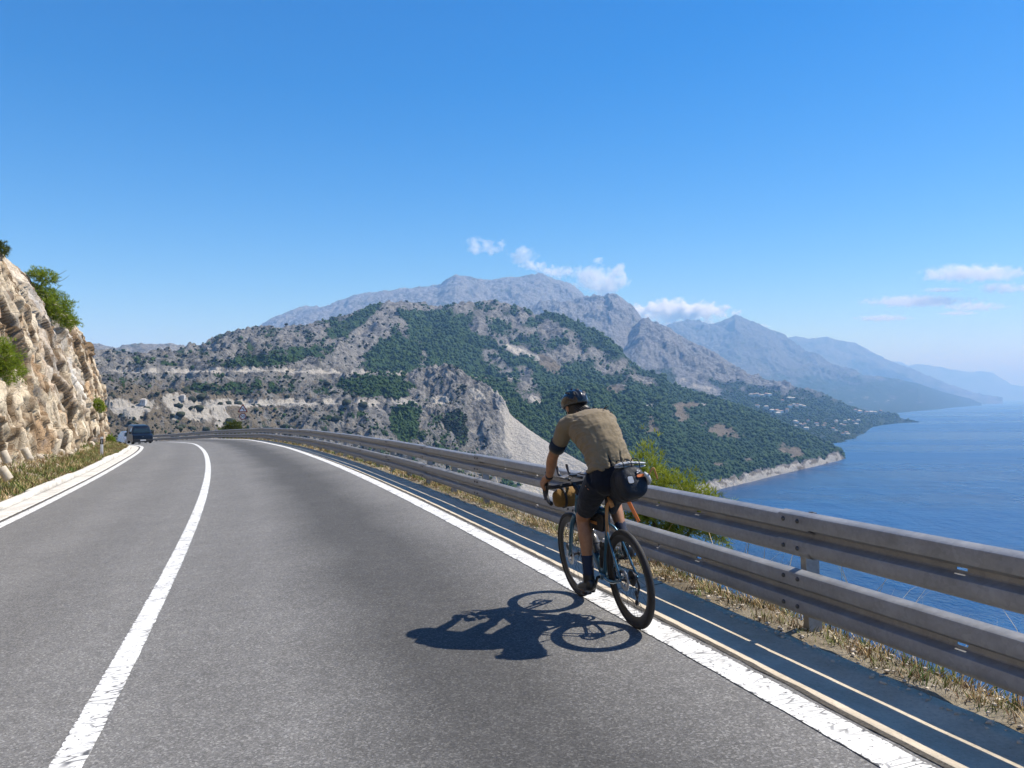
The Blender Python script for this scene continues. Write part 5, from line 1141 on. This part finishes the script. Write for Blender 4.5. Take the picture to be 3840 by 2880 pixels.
SHL = {1: Vector((.515, .136, 1.455)), -1: Vector((.515, -.212, 1.450))}; ELB = {1: Vector((.705, .205, 1.225)), -1: Vector((.725, -.235, 1.22))}; WRI = {1: Vector((.905, .190, 1.036)), -1: Vector((.905, -.200, 1.036))}
HIP = {1: Vector((.20, .078, 1.035)), -1: Vector((.20, -.108, 1.035))}; KNE = {1: Vector((.525, .090, .740)), -1: Vector((.600, -.175, .905))}; ANK = {1: Vector((.448, .132, .318)), -1: Vector((.290, -.140, .545))}
def arm(mb, q, g=0.0, end=None):
    S_, E_, W_ = SHL[q], ELB[q], WRI[q]
    if end is None: mb.tube([S_ + Vector((-.03, -q * .05, .01)), S_, S_.lerp(E_, .45), E_, E_.lerp(W_, .35), E_.lerp(W_, .7), W_], [.060, .064, .050, .043, .046, .036, .028], 14, 3)
    else: mb.tube([S_ + Vector((-.04, -q * .07, .01)), S_, S_.lerp(E_, .45), S_.lerp(E_, end)], [.070 + g, .068 + g, .054 + g, .050 + g], 16, 3)
def leg(mb, q):
    H_, K_, A_ = HIP[q], KNE[q], ANK[q]; sh = (A_ - K_); bk = Vector((-.030, 0, .010))
    mb.tube([H_, H_.lerp(K_, .35), H_.lerp(K_, .75), K_], [.092, .088, .064, .056], 16, 3)
    mb.tube([K_, K_.lerp(A_, .14) + bk * .2, K_.lerp(A_, .32) + bk * .8, K_.lerp(A_, .55) + bk * .55, K_.lerp(A_, .82), A_], [.055, .051, .058, .047, .034, .034], 16, 3)
mb = MB(); torso(mb, -.012)
for q in (1, -1): arm(mb, q); leg(mb, q)
# feet inside the shoes
for q, T_ in ((1, Vector((.60, .138, .192))), (-1, Vector((.395, -.140, .455)))): mb.tube([ANK[q], ANK[q] + Vector((.0, 0, -.05)), T_], [.035, .036, .03], 10, 2)
# neck and head: skull, jaw, nose, ears
HD = Vector((.700, -.032, 1.590)); mb.tube([(.53, -.040, 1.465), (.58, -.040, 1.505), (.645, -.036, 1.55), HD], [.075, .060, .056, .06], 14, 3)
RHm = Matrix.Rotation(rad(12), 3, 'Y') @ Matrix.Rotation(rad(10), 3, 'Z')
def hp(x_, y_, z_): return HD + RHm @ Vector((x_, y_, z_))
mb.sphere(hp(0, 0, .025), (.098, .076, .092), 18, 12, RHm); mb.sphere(hp(.035, 0, -.045), (.060, .054, .062), 14, 10, RHm); mb.sphere(hp(.075, 0, -.078), (.026, .024, .022), 10, 8, RHm)
mb.tube([hp(.088, 0, .015), hp(.112, 0, -.018), hp(.098, 0, -.03)], [.010, .015, .010], 8, 2); mb.sphere(hp(.088, 0, -.055), (.016, .026, .010), 10, 8, RHm)
for q in (1, -1):
    mb.sphere(hp(-.004, q * .078, -.012), (.022, .010, .032), 10, 8, RHm)
    # hand on the hood: palm, four fingers over the outside, thumb inside
    W_ = WRI[q]; mb.tube([W_, W_ + Vector((.035, 0, -.006)), Vector((.985, q * .206, 1.010))], [.028, .034, .030], 12, 3, 1.0)
    for i in range(4):
        L_ = (.86, 1.0, .95, .78)[i]; b0 = Vector((1.002 - .019 * i, q * .218, 1.010 - .005 * i)); b1 = b0 + Vector((.010, q * .012, -.028)) * L_; b2 = b1 + Vector((.004, -q * .004, -.030)) * L_; b3 = b2 + Vector((-.004, -q * .014, -.018)) * L_
        mb.tube([b0 + Vector((-.02, -q * .01, .006)), b0, b1, b2, b3], [.0105, .0100, .0092, .0086, .0070], 9, 3)
    mb.tube([W_ + Vector((.02, -q * .02, -.008)), Vector((.962, q * .174, 1.004)), Vector((.990, q * .170, .988)), Vector((1.008, q * .174, .972))], [.013, .0120, .0108, .0085], 9, 3)
body_ = vox('body', mb, .0046, M_SKIN, rider, 5)
for q in (1, -1):
    m = MB(); m.sphere(hp(.082, q * .030, .006), .012, 10, 8); m.build('eye', M_WHITEP, rider)
# jersey
def cloth_mat(name, a, b, rough=.85):
    t = NT(name); c = t.ramp(t.noise(14, 4), [(0.3, a), (0.7, b)]); w = t.n('TexNoise', Vector=t.co(), Scale=420.0, Detail=2.0).outputs['Fac']
    fold = t.noise(1.0, 4, .55, vec=t.mapping(t.co(), (26, 9, 16), (0, .5, .4)), dist=.6)
    t.bsdf(c, rough, 0, t.bump(t.math('ADD', t.math('MULTIPLY', fold, .6), t.math('MULTIPLY', w, .04)), .4, .010), .15, Sheen_Weight=.15); return t.m
M_JERS = cloth_mat('tan_jersey', (.205, .160, .098), (.222, .174, .108)); M_SHORT = cloth_mat('dark_shorts', (.0045, .006, .011), (.008, .010, .017), .75); M_BAND = cloth_mat('dark_band', (.012, .018, .03), (.018, .026, .042))
SP[1], SY[1], _sv = (.198, 1.125), -.036, (SP[1], SY[1]); mb = MB(); torso(mb, .011, 1); SP[1], SY[1] = _sv
for q in (1, -1): arm(mb, q, .006, .82)
for c_, rr in (((.150, .040, 1.165), (.050, .060, .085)), ((.125, -.045, 1.165), (.040, .050, .08)), ((.150, -.130, 1.165), (.050, .062, .085))): mb.sphere(c_, rr, 14, 10, Matrix.Rotation(rad(30), 3, 'Y'))
def jdisp(co, no):
    x_, y_, z_ = co[:, 0], co[:, 1], co[:, 2]; u = x_ * .68 + z_ * .73
    drape = .010 * fbm(u * 9, y_ * 9, 4, 601) 
    pull = .0150 * np.maximum(0, ridged(u * 13 - np.abs(y_) * 11, y_ * 5 + 3, 3, 602)) * sstep(.04, .15, np.abs(y_))
    hem = .014 * fbm(y_ * 20, z_ * 26, 3, 603) * sstep(1.27, 1.16, z_)
    seam = -.012 * (np.exp(-((y_ - .0) / .008) ** 2) + np.exp(-((y_ + .09) / .008) ** 2)) * sstep(1.27, 1.22, z_) * (no[:, 2] * .5 + -no[:, 0] > .2)
    slv = 1 - .9 * sstep(.165, .195, np.abs(y_ + .038))
    return (drape + pull + hem + seam) * slv
jer = vox('jersey', mb, .0050, M_JERS, rider, 5, jdisp)
for q in (1, -1):
    a = SHL[q].lerp(ELB[q], .52); b = SHL[q].lerp(ELB[q], .76); m = MB(); m.tube([a, b], [.0670, .0635], 20, 0, 1, None, False); bnd = m.build('sleeve_band', M_BAND, jer); md = bnd.modifiers.new('t', 'SOLIDIFY'); md.thickness = .006
# dark hem under the jersey pockets
# shorts
mb = MB(); torso(mb, .003, 0, 4)
for q in (1, -1):
    H_, K_ = HIP[q], KNE[q]; mb.tube([H_ + Vector((-.02, -q * .02, .02)), H_.lerp(K_, .3), H_.lerp(K_, .62), H_.lerp(K_, .80)], [.108, .099, .084, .074], 18, 3)
mb.sphere((.160, -.018, 1.03), (.115, .165, .10), 18, 12)
sho = vox('shorts', mb, .0055, M_SHORT, rider, 6, lambda co, no: .004 * fbm(co[:, 0] * 14, co[:, 2] * 14 + co[:, 1] * 9, 3, 611))
M_SOCK = plain('navy_sock', (.016, .024, .05), .9, bump=.4, bscale=200); M_SHOE = plain('black_shoe', (.012, .012, .013), .35, 0, .5, var=.2); M_HELM = plain('helmet_black', (.010, .012, .016), .26, 0, .45, var=.05, Coat_Weight=.25); M_HAIR = plain('dark_hair', (.008, .006, .005), .5, var=.4, scale=60)
for q in (1, -1):
    K_, A_ = KNE[q], ANK[q]; m = MB(); m.tube([K_.lerp(A_, .66) + Vector((-.006, 0, 0)), K_.lerp(A_, .82), A_, A_ + Vector((.004, 0, -.05))], [.046, .039, .038, .040], 18, 3); m.build('sock', M_SOCK, rider)
    base = Vector((A_.x, A_.y, A_.z)); dz_ = (PL if q == 1 else PR).z; m = MB(); rings = []
    tip = Vector(((PL if q == 1 else PR).x + .105, A_.y + q * .008, dz_ + .030)); heel = Vector((A_.x - .055, A_.y, A_.z - .085))
    for f_, w_, h_ in ((0, .018, .030), (.06, .032, .052), (.2, .037, .062), (.38, .039, .052), (.58, .045, .036), (.78, .047, .028), (.92, .036, .022), (1.0, .016, .012)):
        c_ = heel.lerp(tip, f_); rings.append([c_ + Yv * (w_ * math.cos(a)) + Vector((0, 0, h_ * (.9 * math.sin(a) + .35 if math.sin(a) > 0 else .55 * math.sin(a) + .0))) for a in [2 * PI * k / 16 for k in range(16)]])
    m.loft(rings); shoe = m.build('shoe', M_SHOE, rider)
    m = MB(); m.tube([A_ + Vector((0, 0, -.055)), A_ + Vector((.0, 0, .005))], [.046, .043], 16, 0, 1, None, False); m.build('collar', M_SHOE, shoe)
    m = MB(); c_ = heel.lerp(tip, .55); m.lathe([(0, .004), (.012, .004), (.012, -.006), (0, -.006)], c_ + Vector((0, q * .018, .036)), (0, q * .5, 1), 14); m.build('dial', M_ALU, shoe)
# helmet: ribbed shell with vents
m = MB(); rings = []; NR, NC = 14, 40
for i in range(NR + 1):
    th = rad(98) * i / NR; ring = []
    for j in range(NC):
        ph = 2 * PI * j / NC; x_, y_, z_ = math.sin(th) * math.cos(ph), math.sin(th) * math.sin(ph), math.cos(th)
        g = 1 + .035 * math.cos(y_ * 15) * (z_ > .05) - .05 * max(0, -x_) * max(0, .45 - z_) 
        low = 1.0 if x_ > -.3 else 1.0 + .22 * (-x_ - .3) * (1 - z_)
        ring.append(hp(.132 * x_ * g * (1.05 if x_ < 0 else 1), .100 * y_ * g, .030 + .108 * z_ * g * (1 if z_ > 0 else low * 1.8)))
    rings.append(ring)
m.loft(rings, cap=False); hel = m.build('helmet', M_HELM, rider); md = hel.modifiers.new('t', 'SOLIDIFY'); md.thickness = .014; md.offset = -1; md = hel.modifiers.new('s', 'SUBSURF'); md.levels = 1; md.render_levels = 1
M_VENT = plain('vent_dark', (.004, .004, .005), .7)
for y_, z_, x_, l_, w_ in ((-.040, .085, -.10, .022, .014), (.040, .085, -.10, .022, .014), (0, .11, -.085, .026, .010), (-.06, .105, -.02, .036, .009), (.06, .105, -.02, .036, .009), (0, .138, .02, .04, .009)):
    u_ = Vector((x_ / .132, y_ / .100, (z_ - .03) / .108)).normalized(); c_ = hp(.1366 * u_.x, .100 * u_.y * (1 + .035 * math.cos(u_.y * 15)), .030 + .108 * u_.z); nn = (c_ - hp(0, 0, .02)).normalized(); ax_ = (Vector((1, 0, 0)) - nn * nn.x).normalized(); ay_ = nn.cross(ax_); m = MB(); m.loft([sqring(c_ - nn * .02, ax_, ay_, l_, w_, .8, 16), sqring(c_ + nn * .0030, ax_, ay_, l_, w_, .8, 16), sqring(c_ + nn * .0010, ax_, ay_, l_ * .75, w_ * .7, .8, 16)]); m.build('vent', M_VENT, hel)
m = MB(); m.sphere(hp(-.078, .070, .012), (.004, .008, .007), 10, 6, RHm); m.build('badge', plain('gold_badge', (.55, .38, .08), .3, .5), hel)
for q in (1, -1): m = MB(); m.tube([hp(.03, q * .085, .0), hp(.02, q * .079, -.045), hp(.045, q * .045, -.100), hp(.055, 0, -.112)], .005, 6, 4, .3); m.build('chin_strap', M_SADD, hel)
# hair: loose dark locks under the back of the helmet down to the neck
r = np.random.RandomState(71); m = MB()
for k in range(190):
    a = rad(90 + 180 * r.rand()); sx, sy = math.cos(a), math.sin(a); z0 = .02 - .05 * r.rand(); p0 = hp(.088 * sx, .074 * sy, z0); p1 = hp(.098 * sx - .01, .074 * sy * .9, z0 - .045); L_ = .6 + .7 * r.rand(); lock = -.02 if sx < -.5 else .0
    p2 = p1 + Vector((-.066 + lock, -.030 * r.rand() - .020, -.040)) * L_; p3 = p2 + Vector((-.055 + .03 * r.randn() + lock, -.050 + .03 * r.randn(), -.018 + .026 * r.randn())) * L_
    m.tube([p0, p1, p2, p3], [.010, .009, .0065, .0015], 6, 3)
m.sphere(hp(-.035, 0, -.012), (.064, .074, .058), 14, 10, RHm); m.sphere(hp(-.080, -.018, -.062), (.050, .064, .060), 14, 10, RHm); m.sphere(hp(-.125, -.045, -.085), (.045, .050, .042), 14, 10, RHm); m.build('hair', M_HAIR, rider)
# watch on the left wrist
wv = (WRI[1] - ELB[1]).normalized(); wc = WRI[1] - wv * .022; m = MB(); m.tube([wc - wv * .014, wc + wv * .014], [.0335, .0325], 18, 0, 1, None, False); wt = m.build('watch', M_SADD, rider); md = wt.modifiers.new('t', 'SOLIDIFY'); md.thickness = .005
m = MB(); m.box(wc + Vector((.0, .022, .026)), (.030, .012, .030), Matrix.Rotation(rad(-40), 3, 'X'), .004); m.build('watch_case', M_DKMET, wt, True, 40)
# ================================================================== houses along the coast
M_WALLS = [plain('plaster_white', (.72, .70, .66), .9, var=.06), plain('plaster_cream', (.62, .53, .38), .9, var=.08), plain('plaster_grey', (.48, .46, .43), .9, var=.08)]
M_ROOFS = [plain('roof_tiles', (.36, .20, .13), .9, var=.15), plain('roof_pale', (.55, .48, .40), .9, var=.1)]
M_WIN = plain('dark_window', (.03, .035, .045), .3)
def house_mesh(k):
    r = np.random.RandomState(900 + k); w, d_, h = 10 + 5 * r.rand(), 8 + 3 * r.rand(), 5.5 + 3.5 * r.rand()
    a = MB(); a.box((0, 0, h / 2 - 2), (w, d_, h + 4)); b = MB(); rh = 1.6 + .8 * r.rand(); e = .5
    b.loft([[(-w / 2 - e, -d_ / 2 - e, h + .02), (w / 2 + e, -d_ / 2 - e, h + .02), (w / 2 + e, d_ / 2 + e, h + .02), (-w / 2 - e, d_ / 2 + e, h + .02)], [(-w / 2 + 2.4, -.2, h + rh), (w / 2 - 2.4, -.2, h + rh), (w / 2 - 2.4, .2, h + rh), (-w / 2 + 2.4, .2, h + rh)]])
    wins = []
    for fl in range(2 if h > 6.5 else 1):
        for i in range(3): wins.append(((-w / 3 + i * w / 3), -d_ / 2 - .02, 1.9 + fl * 3.0))
    o1 = a.build('wall', M_WALLS[k % 3], None, False); o2 = b.build('roof', M_ROOFS[k % 2], None, False); m1, m2 = o1.data, o2.data; bpy.data.objects.remove(o1); bpy.data.objects.remove(o2)
    c = MB(); c.box((0, 0, 0), (1.3, .12, 1.5)); o3 = c.build('window', M_WIN, None, False); m3 = o3.data; bpy.data.objects.remove(o3)
    return m1, m2, m3, wins
HM = [house_mesh(k) for k in range(6)]; r = np.random.RandomState(31)
def house(p, sc, k, label, group, wins=False):
    e = empty('house', p, r.uniform(-.5, .5)); e.scale = (sc,) * 3; tag(e, label, 'house', group); m1, m2, m3, ws = HM[k % 6]
    link(bpy.data.objects.new('wall', m1), e); link(bpy.data.objects.new('roof', m2), e)
    if wins:
        for q in ws: o = bpy.data.objects.new('window', m3); link(o, e); o.location = q
Z4 = lambda x_, y_: (2800 + x_ * .2712, 1480 + y_ * .2712)
near_v = [(690, 395), (665, 385), (770, 442), (820, 482), (805, 425), (675, 455), (970, 420), (975, 442), (1075, 425), (1230, 372), (1235, 402), (1360, 388), (1345, 440), (1405, 362), (1470, 382), (1545, 370), (1190, 495), (1235, 522), (1380, 545), (1300, 422), (840, 382), (1505, 420), (1060, 455), (740, 430), (1330, 560), (1395, 560)]
mid_v = [(700, 158), (725, 160), (765, 165), (795, 178), (600, 178), (590, 68), (490, 108), (355, 235), (410, 255), (440, 265), (470, 255), (430, 280), (560, 238), (650, 150), (690, 190), (270, 205), (150, 175), (640, 60)]
far_v = [(1495, 238), (1560, 240), (1745, 205), (1765, 218), (1795, 212), (1870, 212), (1905, 218), (1950, 214), (2000, 212), (2050, 210), (1655, 268), (1775, 272), (1820, 225), (1700, 195), (1620, 180), (1930, 235), (2030, 225), (1560, 262), (1720, 262), (1850, 250)]
up_v = [(60, 22), (110, 26), (140, 18), (180, 24), (220, 26), (270, 24), (310, 18)]
k = 0
for lst, lab, grp, sc in ((near_v, 'pale house of the village by the sea behind the first headland', 'houses of the near village', 1.15), (mid_v, 'small pale house scattered on the wooded slope above the villages', 'houses on the wooded slope', 1.5), (far_v, 'tiny pale building of the hazy town on the far cape', 'houses of the far town', 1.7), (up_v, 'small pale house in the row high on the hazy slope', 'houses high on the slope', 1.5)):
    for q in lst:
        px_, py_ = Z4(*q); p = locate(B5, px_, py_)
        if p is None or p[2] < SEA + .5: continue
        house(p, sc * (.8 + .4 * r.rand()), k, lab, grp, lst is near_v); k += 1
for q, lab in (((3045, 1635), 'lone grey house at the top edge of the wood above the headland'),):
    p = locate(B1, *q)
    if p is not None: house(p, 1.1, 2, lab, None, True)
for q, lab in (((687, 1496), 'small pale hut on the stony slope above the road sign'), ((540, 1514), 'low pale hut on the slope above the van')):
    p = locate(B1, *q)
    if p is not None: house(p, .34, 5, lab, None, True)

# ================================================================== clouds: soft bodies of vapour above the haze
def cloud(px_, py_, w_, h_, label, seed, dens=1.0, flat=False):
    d_ = max(15500.0, 1.05 * 1640 * FPX / (1485 - (py_ + h_ * .75)))
    m = MB(); m.box((0, 0, 0), (2.3, 2.3, 2.3)); o = m.build('cloud', None, None, False); o.data.materials.clear()
    hw, hh = w_ / 2 * d_ / FPX, h_ / 2 * d_ / FPX
    o.location = ((px_ - 1920) / FPX * d_, d_ + hw * .5, float(zat(py_, d_))); o.scale = (hw, hw * .45, hh)
    t = NT('cloud_vapour'); co = t.co('Object'); ln = t.n('VectorMath', {'operation': 'LENGTH'}); t.set(ln, 0, t.mapping(co, (1, 1, 1)))
    asp = w_ / h_
    n = t.n('TexNoise', Vector=t.mapping(co, (asp * .75, asp * .35, .8), (0, .25 if flat else 0, 0), (seed * 7.1, seed * 3.3, seed * 1.7)), Scale=1.5, Detail=7.0, Roughness=.62).outputs['Fac']
    e = t.math('SUBTRACT', 1.0, t.math('POWER', ln.outputs['Value'], 1.6))
    sp = t.n('SeparateXYZ'); t.set(sp, 0, co); bot = t.math('MULTIPLY', t.math('MINIMUM', sp.outputs[2], 0.0), .35)
    f = t.math('ADD', t.math('MULTIPLY', e, .62), t.math('ADD', t.math('MULTIPLY_ADD', n, 3.0, -1.68), bot))
    dn = t.math('MULTIPLY', t.math('MINIMUM', t.math('MAXIMUM', f, 0.0), .5), .030 * dens)
    pv = t.n('VolumePrincipled'); t.set(pv, 'Color', (1, 1, 1)); t.set(pv, 'Density', dn); t.set(pv, 'Anisotropy', .0)
    t.t.links.new(pv.outputs[0], t.out.inputs['Volume']); o.data.materials.append(t.m)
    return tag(o, label, 'cloud', 'white clouds over the mountains')
cloud(1815, 922, 165, 90, 'small ragged cloud high left of the summit', 1, .45)
cloud(1955, 955, 130, 95, 'wispy cloud floating just above the summit ridge', 2, .4)
cloud(2000, 992, 150, 48, 'thin wisp under the ragged clouds at the summit', 3, .45)
cloud(2095, 1015, 200, 62, 'long thin wisp touching the summit', 4, .5)
cloud(2255, 1050, 250, 165, 'rounded white cloud rising behind the dip right of the summit', 5, .8)
cloud(2570, 1165, 410, 110, 'broad white cumulus above the saddle between the ranges', 6, 1.6)
cloud(2580, 1216, 290, 50, 'low strip of cloud lying on the saddle', 7, 1.4)
cloud(2862, 1222, 85, 26, 'tiny cloud scrap beside the far blue peak', 8, .5)
cloud(3720, 1012, 450, 84, 'large streaky cloud at the right picture edge', 9, .55, True)
cloud(3800, 1075, 230, 54, 'short cloud under the large streaky one', 10, .55, True)
cloud(3505, 1118, 470, 52, 'long flat lens cloud over the sea', 11, .6, True)
cloud(3340, 1189, 230, 34, 'small flat cloud lowest over the distant range', 12, .6, True)
cloud(3700, 1145, 260, 42, 'thin flat cloud below the long lens cloud', 13, .55, True)
cloud(3620, 1171, 170, 22, 'faint sliver of cloud at the bottom of the right group', 14, .7, True)
cloud(3565, 1081, 180, 22, 'faint sliver of cloud above the long lens cloud', 15, .7, True)

# ================================================================== haze: the air over the whole coast
hz = MB(); hz.box((6000, 28500, (1600 - 153) / 2), (92500, 65500, 1600 + 153))
haze = hz.build('haze', None, None, False); haze.data.materials.clear()
t = NT('sea_haze'); pv = t.n('VolumePrincipled'); t.set(pv, 'Color', (.31, .59, 1.0)); t.set(pv, 'Absorption Color', (.6, .6, .6)); t.set(pv, 'Density', 9.0e-5); t.set(pv, 'Anisotropy', 0.0)
t.t.links.new(pv.outputs[0], t.out.inputs['Volume']); haze.data.materials.append(t.m)
haze.location = (0, 0, 0); tag(haze, 'blue summer haze over the coast', None, None, 'stuff')
